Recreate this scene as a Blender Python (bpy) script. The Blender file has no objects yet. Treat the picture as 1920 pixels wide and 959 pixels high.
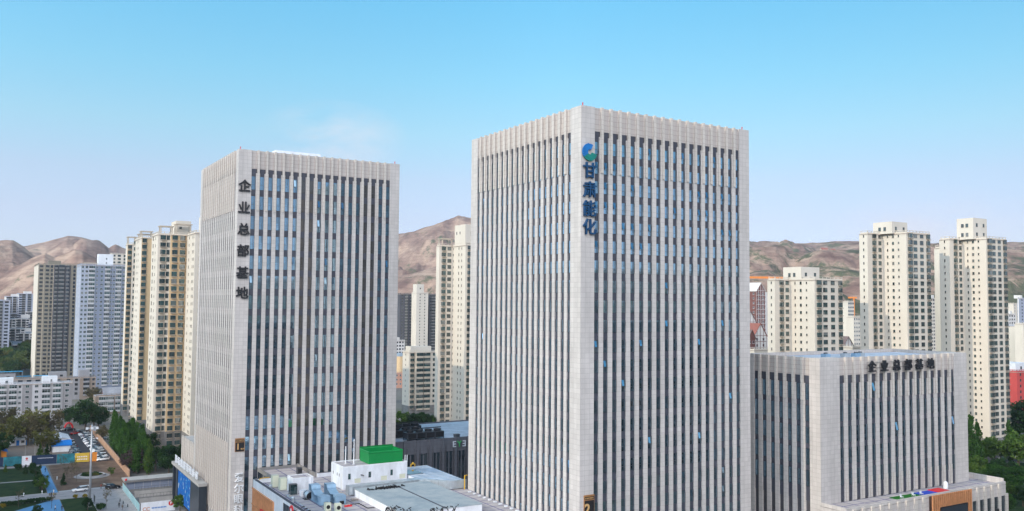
import bpy, bmesh, math, random
import numpy as np
from mathutils import Vector, Matrix, noise
R_ = math.radians
rnd = random.Random(11)
S = bpy.context.scene
COL = S.collection

# ---------------------------------------------------------------- camera, world, sun, exposure
F, PITCH, ROLL, CH = 1642.4, R_(3.04), R_(.497), 63.0
_cp, _sp = math.cos(PITCH), math.sin(PITCH)
FW = Vector((0, _cp, _sp)); _u0 = Vector((0, -_sp, _cp)); _r0 = Vector((1, 0, 0))
RT = _r0*math.cos(ROLL)+_u0*math.sin(ROLL); UP = _u0*math.cos(ROLL)-_r0*math.sin(ROLL)
cd = bpy.data.cameras.new('camera'); cam = bpy.data.objects.new('camera', cd); COL.objects.link(cam)
cd.sensor_width = 36; cd.lens = 36*F/1920; cd.clip_start = 1; cd.clip_end = 20000
cam.matrix_world = Matrix(((RT.x, UP.x, -FW.x, 0), (RT.y, UP.y, -FW.y, 0), (RT.z, UP.z, -FW.z, CH), (0, 0, 0, 1)))
S.camera = cam
SUN_EL, SUN_AZ = R_(27), R_(-119)
SUN_E, SKY_E, EXPOSURE, HAZE = 2.6, 0.15, 0.0, 0.00007; REAR_FILL = 43.0
w = bpy.data.worlds.new('World'); S.world = w; w.use_nodes = True
nt = w.node_tree; N = nt.nodes; LK = nt.links; N.clear()
sky = N.new('ShaderNodeTexSky'); sky.sky_type = 'NISHITA'; sky.sun_disc = False
sky.sun_elevation = SUN_EL; sky.sun_rotation = SUN_AZ; sky.altitude = 1500; sky.air_density = 1.0; sky.dust_density = .6; sky.ozone_density = 1.5
bg = N.new('ShaderNodeBackground'); out = N.new('ShaderNodeOutputWorld'); bg.inputs[1].default_value = SKY_E
tc = N.new('ShaderNodeTexCoord')
mp = N.new('ShaderNodeMapping'); mp.inputs['Scale'].default_value = (5, 5, 14)
LK.new(tc.outputs['Generated'], mp.inputs[0])
cn = N.new('ShaderNodeTexNoise'); cn.inputs['Scale'].default_value = 1.0; cn.inputs['Detail'].default_value = 6; cn.inputs['Roughness'].default_value = .62
LK.new(mp.outputs[0], cn.inputs['Vector'])
def cloud_at(d, width):
    """soft patch of cloud round a direction of the sky"""
    dp = N.new('ShaderNodeVectorMath'); dp.operation = 'DISTANCE'; dp.inputs[1].default_value = d
    sc = N.new('ShaderNodeVectorMath'); sc.operation = 'MULTIPLY'; sc.inputs[1].default_value = (1, 1, 2.0)
    LK.new(tc.outputs['Generated'], sc.inputs[0]); LK.new(sc.outputs[0], dp.inputs[0])
    mr = N.new('ShaderNodeMapRange'); mr.inputs[1].default_value = width; mr.inputs[2].default_value = width*.3; LK.new(dp.outputs['Value'], mr.inputs[0])
    return mr.outputs[0]
def pix_dir(x, y): return (FW+RT*((x-960)/F)-UP*((y-479.5)/F))
def sky_dir(x, y):
    d = pix_dir(x, y).normalized(); return (d.x, d.y, d.z*2)
c1 = cloud_at(sky_dir(625, 258), .085); c2 = cloud_at(sky_dir(1760, 452), .115)
mx = N.new('ShaderNodeMath'); mx.operation = 'MAXIMUM'; LK.new(c1, mx.inputs[0]); LK.new(c2, mx.inputs[1])
mu = N.new('ShaderNodeMath'); mu.operation = 'MULTIPLY'; LK.new(mx.outputs[0], mu.inputs[0])
cr = N.new('ShaderNodeMapRange'); cr.inputs[1].default_value = .34; cr.inputs[2].default_value = .6; LK.new(cn.outputs['Fac'], cr.inputs[0]); LK.new(cr.outputs[0], mu.inputs[1])
hs = N.new('ShaderNodeHueSaturation'); hs.inputs['Saturation'].default_value = 1.0; LK.new(sky.outputs[0], hs.inputs['Color'])
# the air of that evening: deeper blue high up, pale lavender low down, and an added bright dome behind the camera to lift the unlit faces
sep = N.new('ShaderNodeSeparateXYZ'); LK.new(tc.outputs['Generated'], sep.inputs[0])
ramp = N.new('ShaderNodeValToRGB'); e = ramp.color_ramp.elements; TG = .5
tints = [(0, (.92, .98, 1.32)), (.047, (1.02, .94, 1.15)), (.092, (1.24, 1.05, 1.12)), (.137, (1.40, 1.24, 1.18)), (.189, (1.36, 1.54, 1.32)), (.247, (1.20, 1.75, 1.52)), (.326, (1.02, 1.92, 1.76)), (.6, (1.0, 1.9, 1.8))]
e[0].position = 0; e[0].color = (*[c*TG for c in tints[0][1]], 1); e[1].position = tints[-1][0]; e[1].color = (*[c*TG for c in tints[-1][1]], 1)
for z_, c_ in tints[1:-1]: x_ = e.new(z_); x_.color = (*[c*TG for c in c_], 1)
LK.new(sep.outputs[2], ramp.inputs[0])
gain = N.new('ShaderNodeVectorMath'); gain.operation = 'MULTIPLY'; LK.new(hs.outputs[0], gain.inputs[0]); LK.new(ramp.outputs[0], gain.inputs[1])
lat = N.new('ShaderNodeMapRange'); lat.inputs[1].default_value = .05; lat.inputs[2].default_value = .6; lat.inputs[3].default_value = 1/TG; lat.inputs[4].default_value = .68/TG; LK.new(sep.outputs[0], lat.inputs[0])
g2 = N.new('ShaderNodeVectorMath'); g2.operation = 'SCALE'; LK.new(gain.outputs[0], g2.inputs[0]); LK.new(lat.outputs[0], g2.inputs['Scale'])
mixc = N.new('ShaderNodeMix'); mixc.data_type = 'RGBA'; mixc.inputs[7].default_value = (5.6, 5.7, 6.4, 1)
mm = N.new('ShaderNodeMath'); mm.operation = 'MULTIPLY'; mm.inputs[1].default_value = .85; LK.new(mu.outputs[0], mm.inputs[0])
LK.new(mm.outputs[0], mixc.inputs[0]); LK.new(g2.outputs[0], mixc.inputs[6])
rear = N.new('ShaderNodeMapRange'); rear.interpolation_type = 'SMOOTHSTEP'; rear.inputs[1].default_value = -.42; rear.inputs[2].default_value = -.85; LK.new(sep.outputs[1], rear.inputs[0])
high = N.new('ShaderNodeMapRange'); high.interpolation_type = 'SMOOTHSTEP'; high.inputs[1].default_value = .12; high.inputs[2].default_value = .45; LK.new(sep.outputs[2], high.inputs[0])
rear_fill = N.new('ShaderNodeMath'); rear_fill.operation = 'MULTIPLY'; LK.new(rear.outputs[0], rear_fill.inputs[0]); LK.new(high.outputs[0], rear_fill.inputs[1])
vc = N.new('ShaderNodeVectorMath'); vc.operation = 'SCALE'; vc.inputs[0].default_value = (REAR_FILL*1.0, REAR_FILL*.925, REAR_FILL*.915); LK.new(rear_fill.outputs[0], vc.inputs['Scale'])
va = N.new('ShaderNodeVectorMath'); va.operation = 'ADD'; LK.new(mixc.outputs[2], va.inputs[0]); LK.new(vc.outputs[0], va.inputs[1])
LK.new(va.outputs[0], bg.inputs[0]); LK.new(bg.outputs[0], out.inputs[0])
sd = bpy.data.lights.new('sun', 'SUN'); sd.energy = SUN_E; sd.angle = R_(.53); sd.color = (1, .86, .68)
so = bpy.data.objects.new('sun', sd); COL.objects.link(so)
_sd = Vector((math.sin(SUN_AZ)*math.cos(SUN_EL), math.cos(SUN_AZ)*math.cos(SUN_EL), math.sin(SUN_EL)))
so.rotation_euler = _sd.to_track_quat('Z', 'Y').to_euler(); so.location = (-300, -200, 300)
S.view_settings.view_transform = 'Standard'; S.view_settings.look = 'None'; S.view_settings.gamma = 1; S.view_settings.exposure = EXPOSURE
S.view_settings.use_curve_mapping = False
S.cycles.use_denoising = True
S.cycles.max_bounces = 6; S.cycles.diffuse_bounces = 3; S.cycles.glossy_bounces = 3; S.cycles.transmission_bounces = 2; S.cycles.volume_bounces = 0
S.cycles.caustics_reflective = False; S.cycles.caustics_refractive = False

# ---------------------------------------------------------------- where things stand
TH = R_(58.8); RZ = R_(90)-TH
DR = Vector((math.sin(TH), math.cos(TH), 0)); DL = Vector((-math.cos(TH), math.sin(TH), 0))   # the two street directions
O2 = Vector((13.43, 170.8, 0))
CP = Vector((0, 0, CH))
def W(a, b, z=0): return O2+DR*a+DL*b+Vector((0, 0, z))
def ground(x, y, z=0.0):
    d = pix_dir(x, y); return CP+d*((z-CH)/d.z)
def at(x, y, Y):
    d = pix_dir(x, y); return CP+d*(Y/d.y)
def hit(x, P, n):
    """where the vertical plane seen at column x crosses the wall line through P with normal n"""
    d = pix_dir(x, 560); d = Vector((d.x, d.y, 0)); n = Vector((n.x, n.y, 0))
    P = Vector((P.x, P.y, 0)); return d*(P.dot(n)/d.dot(n))

# ---------------------------------------------------------------- mesh builder
class MB:
    def __init__(s): s.v = []; s.f = []; s.m = []
    def quad(s, pts, m=0):
        i = len(s.v); s.v.extend([tuple(p) for p in pts]); s.f.append(tuple(range(i, i+len(pts)))); s.m.append(m)
    def box(s, x0, x1, y0, y1, z0, z1, m=0):
        i = len(s.v)
        s.v += [(x0,y0,z0),(x1,y0,z0),(x1,y1,z0),(x0,y1,z0),(x0,y0,z1),(x1,y0,z1),(x1,y1,z1),(x0,y1,z1)]
        for f in ((0,3,2,1),(4,5,6,7),(0,1,5,4),(1,2,6,5),(2,3,7,6),(3,0,4,7)):
            s.f.append(tuple(i+k for k in f)); s.m.append(m)
        return s
    def prism(s, poly, z0, z1, m=0, mt=None):
        n = len(poly); i = len(s.v)
        ar = sum(poly[k][0]*poly[(k+1) % n][1]-poly[(k+1) % n][0]*poly[k][1] for k in range(n))
        if ar < 0: poly = poly[::-1]
        s.v += [(p[0], p[1], z0) for p in poly]+[(p[0], p[1], z1) for p in poly]
        for k in range(n):
            j = (k+1) % n; s.f.append((i+k, i+j, i+n+j, i+n+k)); s.m.append(m if not isinstance(m, (list, tuple)) else m[k])
        s.f.append(tuple(range(i+n, i+2*n))); s.m.append(m if mt is None else mt)
        return s
    def tube(s, p, q, r, r2=None, n=8, m=0, cap=True):
        p, q = Vector(p), Vector(q); r2 = r if r2 is None else r2
        d = (q-p).normalized(); a = d.orthogonal().normalized(); b = d.cross(a); i = len(s.v)
        for c, rr in ((p, r), (q, r2)):
            for k in range(n):
                t = 2*math.pi*k/n; s.v.append(tuple(c+a*math.cos(t)*rr+b*math.sin(t)*rr))
        for k in range(n):
            j = (k+1) % n; s.f.append((i+k, i+j, i+n+j, i+n+k)); s.m.append(m)
        if cap:
            s.f.append(tuple(i+k for k in range(n))[::-1]); s.m.append(m)
            s.f.append(tuple(i+n+k for k in range(n))); s.m.append(m)
        return s
    def path(s, pts, r, n=6, m=0):
        for a, b in zip(pts, pts[1:]): s.tube(a, b, r, n=n, m=m)
        return s
    def ball(s, c, r, n=8, m=0, sz=1.0):
        i = len(s.v); k2 = n//2
        for a in range(k2+1):
            t = math.pi*a/k2
            for b in range(n):
                u = 2*math.pi*b/n; s.v.append((c[0]+r*math.sin(t)*math.cos(u), c[1]+r*math.sin(t)*math.sin(u), c[2]+r*sz*math.cos(t)))
        for a in range(k2):
            for b in range(n):
                b2 = (b+1) % n; s.f.append((i+a*n+b, i+(a+1)*n+b, i+(a+1)*n+b2, i+a*n+b2)); s.m.append(m)
        return s
    def add(s, o, M):
        i = len(s.v); s.v += [tuple(M @ Vector(p)) for p in o.v]
        s.f += [tuple(i+k for k in f) for f in o.f]; s.m += o.m
        return s
    def mesh(s, name, mats, uv=True, smooth=False):
        me = bpy.data.meshes.new(name); me.from_pydata(s.v, [], s.f)
        for m in mats: me.materials.append(m)
        me.polygons.foreach_set('material_index', s.m)
        if smooth: me.polygons.foreach_set('use_smooth', [True]*len(s.f))
        me.update()
        if uv:
            ul = me.uv_layers.new(name='UVMap'); nl = len(me.loops)
            vi = np.empty(nl, np.int32); me.loops.foreach_get('vertex_index', vi)
            co = np.array(s.v, np.float64)[vi]
            nf = len(me.polygons); nm = np.empty(nf*3); me.polygons.foreach_get('normal', nm); nm = nm.reshape(-1, 3)
            lt = np.empty(nf, np.int32); me.polygons.foreach_get('loop_total', lt); nm = np.repeat(nm, lt, axis=0)
            flat = np.abs(nm[:, 2]) > .7; ln = np.hypot(nm[:, 0], nm[:, 1])+1e-9
            u = np.where(flat, co[:, 0], (-nm[:, 1]*co[:, 0]+nm[:, 0]*co[:, 1])/ln); v = np.where(flat, co[:, 1], co[:, 2])
            ul.data.foreach_set('uv', np.stack([u, v], 1).astype(np.float32).ravel())
        return me
    def build(s, name, mats, parent=None, loc=None, rz=0, uv=True, smooth=False):
        if not isinstance(mats, (list, tuple)): mats = [mats]
        return link(name, s.mesh(name, mats, uv, smooth), parent, loc, rz)
def link(name, me, parent=None, loc=None, rz=0):
    o = bpy.data.objects.new(name, me); COL.objects.link(o)
    if parent: o.parent = parent
    if loc is not None: o.location = loc
    if rz: o.rotation_euler = (0, 0, rz)
    return o
def empty(name, loc, rz=0.0):
    o = bpy.data.objects.new(name, None); COL.objects.link(o); o.location = loc; o.rotation_euler = (0, 0, rz); o.empty_display_size = .5
    return o
def tag(o, label=None, cat=None, group=None, kind=None):
    if label: o['label'] = label
    if cat: o['category'] = cat
    if group: o['group'] = group
    if kind: o['kind'] = kind
    return o
def thing(name, label, cat, loc, rz=RZ, group=None): return tag(empty(name, loc, rz), label, cat, group)
def copy_tree(o, parent=None):
    c = o.copy(); COL.objects.link(c)
    if parent: c.parent = parent
    for ch in list(o.children): copy_tree(ch, c)
    return c
ORD = ['nearest', 'second', 'third', 'fourth', 'fifth', 'sixth', 'seventh', 'eighth', 'ninth', 'tenth', 'eleventh', 'twelfth', 'thirteenth', 'fourteenth', 'fifteenth', 'sixteenth', 'seventeenth', 'eighteenth', 'nineteenth', 'twentieth', 'twenty-first', 'twenty-second', 'twenty-third', 'twenty-fourth', 'twenty-fifth', 'twenty-sixth', 'twenty-seventh', 'twenty-eighth', 'twenty-ninth', 'thirtieth']
def nth(i): return ORD[i]

# ---------------------------------------------------------------- materials
def newmat(name):
    m = bpy.data.materials.new(name); m.use_nodes = True; return m, m.node_tree.nodes, m.node_tree.links, m.node_tree.nodes['Principled BSDF']
def paint(name, col, rough=.7, var=.12, scale=.6, metal=0, streak=0.0, spec=.35, bump=0.0):
    """a plain painted or mineral surface with weathering by noise"""
    m, n, l, p = newmat(name); p.inputs['Roughness'].default_value = rough; p.inputs['Metallic'].default_value = metal; p.inputs['Specular IOR Level'].default_value = spec
    g = n.new('ShaderNodeNewGeometry'); mpn = n.new('ShaderNodeMapping'); mpn.inputs['Scale'].default_value = (1, 1, .35 if streak else 1); l.new(g.outputs['Position'], mpn.inputs[0])
    t = n.new('ShaderNodeTexNoise'); t.inputs['Scale'].default_value = scale; t.inputs['Detail'].default_value = 5; t.inputs['Roughness'].default_value = .65; l.new(mpn.outputs[0], t.inputs['Vector'])
    r = n.new('ShaderNodeMapRange'); r.inputs[1].default_value = .3; r.inputs[2].default_value = .7; r.inputs[3].default_value = 1-var; r.inputs[4].default_value = 1+var; l.new(t.outputs['Fac'], r.inputs[0])
    mxx = n.new('ShaderNodeVectorMath'); mxx.operation = 'SCALE'; mxx.inputs[0].default_value = col[:3]; l.new(r.outputs[0], mxx.inputs['Scale']); l.new(mxx.outputs[0], p.inputs['Base Color'])
    if bump:
        b = n.new('ShaderNodeBump'); b.inputs['Strength'].default_value = bump; l.new(t.outputs['Fac'], b.inputs['Height']); l.new(b.outputs[0], p.inputs['Normal'])
    return m
def tiles(name, col, joint, bw, rh, mortar=.03, var=.05, rough=.55, offset=0.0, dirt=.10):
    """cladding in courses: joints from the surface's own metres (UV)"""
    m, n, l, p = newmat(name); p.inputs['Roughness'].default_value = rough; p.inputs['Specular IOR Level'].default_value = .3
    uv = n.new('ShaderNodeUVMap'); uv.uv_map = 'UVMap'
    b = n.new('ShaderNodeTexBrick'); b.offset = offset; b.squash = 1; b.inputs['Scale'].default_value = 1; b.inputs['Mortar Size'].default_value = mortar; b.inputs['Mortar Smooth'].default_value = .1
    b.inputs['Brick Width'].default_value = bw; b.inputs['Row Height'].default_value = rh
    c = Vector(col[:3]); b.inputs['Color1'].default_value = (*(c*(1-var)), 1); b.inputs['Color2'].default_value = (*(c*(1+var)), 1); b.inputs['Mortar'].default_value = (*joint[:3], 1)
    l.new(uv.outputs[0], b.inputs['Vector'])
    g = n.new('ShaderNodeNewGeometry'); mpn = n.new('ShaderNodeMapping'); mpn.inputs['Scale'].default_value = (1, 1, .2); l.new(g.outputs['Position'], mpn.inputs[0])
    t = n.new('ShaderNodeTexNoise'); t.inputs['Scale'].default_value = .35; t.inputs['Detail'].default_value = 6; t.inputs['Roughness'].default_value = .7; l.new(mpn.outputs[0], t.inputs['Vector'])
    r = n.new('ShaderNodeMapRange'); r.inputs[1].default_value = .3; r.inputs[2].default_value = .7; r.inputs[3].default_value = 1-dirt; r.inputs[4].default_value = 1+dirt*.6; l.new(t.outputs['Fac'], r.inputs[0])
    s = n.new('ShaderNodeVectorMath'); s.operation = 'SCALE'; l.new(b.outputs['Color'], s.inputs[0]); l.new(r.outputs[0], s.inputs['Scale']); l.new(s.outputs[0], p.inputs['Base Color'])
    return m
def glass(name, dark, light, curtain, cfrac=.1, metal=0.0, mcol=None, cell=(2.0, 2.0, 3.0), rough=.05):
    """panes: each one a little different, some with pale blinds behind"""
    m, n, l, p = newmat(name); p.inputs['Roughness'].default_value = rough; p.inputs['IOR'].default_value = 1.7
    g = n.new('ShaderNodeNewGeometry'); d = n.new('ShaderNodeVectorMath'); d.operation = 'DIVIDE'; d.inputs[1].default_value = cell; l.new(g.outputs['Position'], d.inputs[0])
    f = n.new('ShaderNodeVectorMath'); f.operation = 'FLOOR'; l.new(d.outputs[0], f.inputs[0])
    wn = n.new('ShaderNodeTexWhiteNoise'); l.new(f.outputs[0], wn.inputs['Vector'])
    cr = n.new('ShaderNodeValToRGB'); e = cr.color_ramp.elements
    e[0].position = 0; e[0].color = (*dark, 1); e[1].position = 1-cfrac-.01; e[1].color = (*light, 1)
    x = e.new(1-cfrac); x.color = (*curtain, 1)
    l.new(wn.outputs['Value'], cr.inputs[0])
    l.new(cr.outputs[0], p.inputs['Base Color'])
    if metal:
        gl = n.new('ShaderNodeBsdfGlossy'); gl.inputs['Color'].default_value = (*mcol, 1); gl.inputs['Roughness'].default_value = .03
        nz = n.new('ShaderNodeTexNoise'); nz.inputs['Scale'].default_value = .25; l.new(g.outputs['Position'], nz.inputs['Vector'])
        bp = n.new('ShaderNodeBump'); bp.inputs['Strength'].default_value = .02; l.new(nz.outputs['Fac'], bp.inputs['Height']); l.new(bp.outputs[0], gl.inputs['Normal'])
        ms = n.new('ShaderNodeMixShader'); mrr = n.new('ShaderNodeMapRange'); mrr.inputs[3].default_value = metal*.75; mrr.inputs[4].default_value = metal*1.15; l.new(wn.outputs['Value'], mrr.inputs[0])
        l.new(mrr.outputs[0], ms.inputs[0]); l.new(p.outputs[0], ms.inputs[1]); l.new(gl.outputs[0], ms.inputs[2])
        l.new(ms.outputs[0], n['Material Output'].inputs['Surface'])
    return m
def leafmat(name, a, b, scale=.35):
    m, n, l, p = newmat(name); p.inputs['Roughness'].default_value = .75; p.inputs['Specular IOR Level'].default_value = .15
    g = n.new('ShaderNodeNewGeometry'); t = n.new('ShaderNodeTexNoise'); t.inputs['Scale'].default_value = scale; t.inputs['Detail'].default_value = 4; l.new(g.outputs['Position'], t.inputs['Vector'])
    mxx = n.new('ShaderNodeMix'); mxx.data_type = 'RGBA'; mxx.inputs[6].default_value = (*a, 1); mxx.inputs[7].default_value = (*b, 1)
    r = n.new('ShaderNodeMapRange'); r.inputs[1].default_value = .35; r.inputs[2].default_value = .65; l.new(t.outputs['Fac'], r.inputs[0]); l.new(r.outputs[0], mxx.inputs[0]); l.new(mxx.outputs[2], p.inputs['Base Color'])
    tr = n.new('ShaderNodeBsdfTranslucent'); l.new(mxx.outputs[2], tr.inputs['Color']); ms = n.new('ShaderNodeMixShader'); ms.inputs[0].default_value = .3
    l.new(p.outputs[0], ms.inputs[1]); l.new(tr.outputs[0], ms.inputs[2]); l.new(ms.outputs[0], n['Material Output'].inputs['Surface'])
    return m
def soil(name, cols, scale, rough=.9, extra=None):
    """ground cover mottled between colours"""
    m, n, l, p = newmat(name); p.inputs['Roughness'].default_value = rough; p.inputs['Specular IOR Level'].default_value = .15
    g = n.new('ShaderNodeNewGeometry'); t = n.new('ShaderNodeTexNoise'); t.inputs['Scale'].default_value = scale; t.inputs['Detail'].default_value = 8; t.inputs['Roughness'].default_value = .65; l.new(g.outputs['Position'], t.inputs['Vector'])
    cr = n.new('ShaderNodeValToRGB'); e = cr.color_ramp.elements
    k = len(cols); e[0].position = .32; e[0].color = (*cols[0], 1); e[1].position = .68; e[1].color = (*cols[-1], 1)
    for i in range(1, k-1): x = e.new(.32+.36*i/(k-1)); x.color = (*cols[i], 1)
    l.new(t.outputs['Fac'], cr.inputs[0]); l.new(cr.outputs[0], p.inputs['Base Color'])
    b = n.new('ShaderNodeBump'); b.inputs['Strength'].default_value = .3; l.new(t.outputs['Fac'], b.inputs['Height']); l.new(b.outputs[0], p.inputs['Normal'])
    return m
STONE = (.51, .48, .46)
M = dict(
 stone=tiles('grey_stone_cladding', STONE, (.39, .365, .35), 1.13, .985, .035, .05, dirt=.15),
 stone_fin=tiles('pale_stone_fins', (.54, .50, .455), (.38, .31, .285), 3, .985, .03, .03),
 parapet=tiles('parapet_stone', (.46, .425, .40), (.31, .245, .23), 1.13, .985, .035, .03),
 spandrel=paint('spandrel_metal', (.05, .055, .075), .5, .15, .8),
 recess=paint('dark_recess', (.06, .06, .07), .5, .2, .7),
 tglass=glass('office_glass', (.012, .018, .022), (.03, .045, .05), (.11, .10, .09), .08, .62, (.50, .76, .96), (.9, .9, 2.6)),
 bronze_glass=glass('louvre_panel', (.045, .042, .04), (.075, .068, .064), (.08, .072, .068), .3, .10, (.6, .57, .55)),
 tframe=paint('dark_window_frame', (.05, .055, .065), .4, .1),
 dark_letter=paint('dark_letter', (.018, .018, .022), .45, .2),
 blue_letter=paint('blue_letter', (.006, .05, .135), .4, .15),
 logo_blue=paint('logo_blue', (.012, .16, .46), .4, .15), logo_green=paint('logo_green', (.008, .20, .17), .4, .15),
 white_letter=paint('silver_white_letter', (.78, .80, .82), .35, .06), gold=paint('gold_letter', (.55, .34, .14), .4, .1), bronze=paint('bronze_frame', (.30, .15, .06), .45, .15),
 black=paint('black_plate', (.015, .014, .016), .45, .2),
 roofslab=tiles('roof_tiles_with_violet_joints', (.40, .375, .38), (.15, .145, .24), 3.6, 3.0, .17, .05, .8, 0, .14),
 roofwhite=paint('white_roof_coat', (.52, .56, .62), .7, .22, .3), roofgrey=paint('grey_roof_felt', (.26, .27, .30), .85, .25, .2), roofdark=paint('dark_coping', (.05, .055, .075), .7, .2),
 conc=paint('concrete', (.36, .35, .335), .85, .15, .4, streak=1), conc_dark=paint('dark_concrete', (.19, .185, .18), .85, .2, .4, streak=1),
 white=paint('white_paint', (.66, .685, .72), .6, .13, .5, streak=1), whitewall=paint('white_render', (.60, .635, .68), .7, .2, .5, streak=1),
 cream=paint('cream_render', (.58, .525, .445), .8, .07, .12, streak=1), cream2=paint('pale_cream_render', (.60, .55, .475), .8, .07, .12, streak=1), ochre=paint('ochre_render', (.56, .41, .24), .8, .07, .2, streak=1),
 beige=paint('beige_render', (.215, .195, .155), .8, .07, .15, streak=1), darkgrey=paint('dark_grey_render', (.075, .077, .09), .8, .1, .2, streak=1), bluewhite=paint('blue_white_render', (.33, .365, .44), .8, .07, .15, streak=1), bluegrey=paint('blue_grey_render', (.20, .235, .31), .8, .08, .15, streak=1),
 oldwhite=paint('old_white_render', (.46, .46, .48), .85, .15, .2, streak=1), oldgrey=paint('old_grey_render', (.27, .265, .275), .85, .15, .2, streak=1), brownwall=paint('old_brown_render', (.27, .215, .175), .85, .15, .2, streak=1), eyewall=tiles('dark_grey_cladding', (.125, .128, .15), (.08, .08, .095), 1.1, 1.2, .03, .06),
 redwall=paint('red_render', (.50, .07, .065), .8, .1, .2), pinkwall=paint('pink_brick', (.52, .28, .20), .85, .1, .3), farwhite=paint('far_white_render', (.62, .60, .58), .85, .08, .1), farblue=paint('far_blue_grey', (.33, .36, .44), .8, .1, .1),
 brick=paint('red_brown_brick', (.17, .075, .065), .85, .15, .3), rooftile=paint('brown_roof_tile', (.17, .125, .12), .8, .2, .4), redtile=paint('red_roof_tile', (.26, .10, .08), .8, .15, .4),
 aglass=glass('apartment_glass', (.012, .022, .025), (.03, .075, .075), (.16, .17, .16), .12, .07, (.55, .72, .75)), smallglass=glass('small_pane', (.03, .03, .03), (.10, .10, .09), (.16, .15, .13), .2),
 dglass=glass('dark_glass', (.008, .012, .018), (.02, .03, .04), (.04, .05, .055), .2, .15, (.5, .6, .7)),
 aframe=paint('brown_window_frame', (.085, .07, .06), .5, .1), wframe=paint('white_window_frame', (.55, .56, .58), .5, .08), ledge=paint('ledge', (.47, .40, .32), .7, .1), rail=paint('rail_metal', (.42, .35, .30), .5, .1),
 green=paint('green_sheet_metal', (.0, .20, .045), .42, .07, .5), galv=paint('galvanised_sheet', (.45, .50, .54), .38, .28, .7, metal=.6, streak=1), bluemetal=paint('blue_grey_sheet', (.24, .38, .52), .4, .15, .6, metal=.3),
 membrane=soil('blue_grey_membrane', [(.20, .26, .30), (.29, .34, .37), (.35, .39, .41)], .22, .6), acbeige=paint('cream_cabinet', (.56, .58, .46), .5, .06), blackrub=paint('black_rubber', (.012, .012, .014), .6, .2),
 bright_green=paint('bright_green_letter', (.06, .42, .12), .4, .1), slat=paint('orange_wood_slat', (.50, .225, .10), .6, .18, .8), slatgap=paint('slat_dark_backing', (.06, .028, .018), .8, .1), screen_off=paint('unlit_screen', (.028, .036, .048), .35, .12, .5),
 asphalt=soil('asphalt', [(.05, .05, .058), (.072, .072, .08)], .5), pave=soil('paving', [(.23, .225, .235), (.30, .29, .295), (.33, .32, .32)], .35), blue_path=paint('blue_path_paint', (.10, .26, .47), .8, .1, .4),
 dirt=soil('bare_soil', [(.085, .058, .045), (.14, .095, .07), (.19, .14, .105)], .22), grass=soil('lawn', [(.011, .024, .008), (.02, .042, .011), (.035, .05, .016)], .3), yard=soil('yard_soil', [(.20, .165, .14), (.27, .225, .19)], .15),
 town=soil('town_ground', [(.11, .105, .10), (.17, .16, .15), (.12, .13, .09)], .03),
 kerb=paint('kerb_stone', (.36, .36, .37), .8, .12), orange_wall=paint('orange_garden_wall', (.43, .27, .18), .85, .15, .3), teal=paint('teal_fence', (.14, .36, .40), .6, .12), line=paint('white_road_paint', (.7, .7, .7), .6, .15),
 navy=paint('navy_board', (.012, .03, .075), .5, .15), tealboard=paint('teal_board', (.02, .16, .20), .5, .5, .5), yellow=paint('yellow_board', (.62, .42, .05), .5, .2, .5), orange=paint('orange_board', (.62, .22, .03), .5, .2), red=paint('red_paint', (.55, .02, .025), .5, .1), bluecover=paint('blue_sheet', (.012, .17, .55), .5, .12), cyan=paint('bright_blue_sheet', (.02, .34, .62), .5, .15), bluemat=paint('blue_mat', (.01, .05, .40), .7, .1), turf=soil('artificial_turf', [(.01, .10, .012), (.02, .15, .02)], 1.5), yellow_pipe=paint('yellow_pipe', (.60, .36, .03), .5, .1),
 steel=paint('pole_steel', (.36, .38, .41), .4, .07, metal=.3), bark=paint('bark', (.10, .075, .055), .9, .25, 1.5), rubble=soil('rubble', [(.12, .08, .08), (.28, .24, .22), (.40, .36, .34)], .8), crane=paint('orange_crane', (.60, .20, .04), .5, .1),
)
def emit(name, build):
    m, n, l, p = newmat(name); e = n.new('ShaderNodeEmission'); build(n, l, e); l.new(e.outputs[0], n['Material Output'].inputs['Surface']); return m
def _led(n, l, e):
    uv = n.new('ShaderNodeUVMap'); uv.uv_map = 'UVMap'; v = n.new('ShaderNodeTexVoronoi'); v.inputs['Scale'].default_value = .32; l.new(uv.outputs[0], v.inputs['Vector'])
    t = n.new('ShaderNodeTexNoise'); t.inputs['Scale'].default_value = .55; t.inputs['Detail'].default_value = 3; l.new(uv.outputs[0], t.inputs['Vector'])
    cr = n.new('ShaderNodeValToRGB'); el = cr.color_ramp.elements
    el[0].position = .42; el[0].color = (.06, .22, .75, 1); el[1].position = .70; el[1].color = (.85, .85, .95, 1); x = el.new(.56); x.color = (.03, .25, .85, 1); x = el.new(.62); x.color = (.12, .5, .95, 1)
    l.new(t.outputs['Fac'], cr.inputs[0]); l.new(cr.outputs[0], e.inputs['Color']); e.inputs['Strength'].default_value = .6
M['led'] = emit('lit_screen', _led)
M['led_letter'] = paint('white_sign_letter', (.62, .65, .70), .5, .05)
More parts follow.
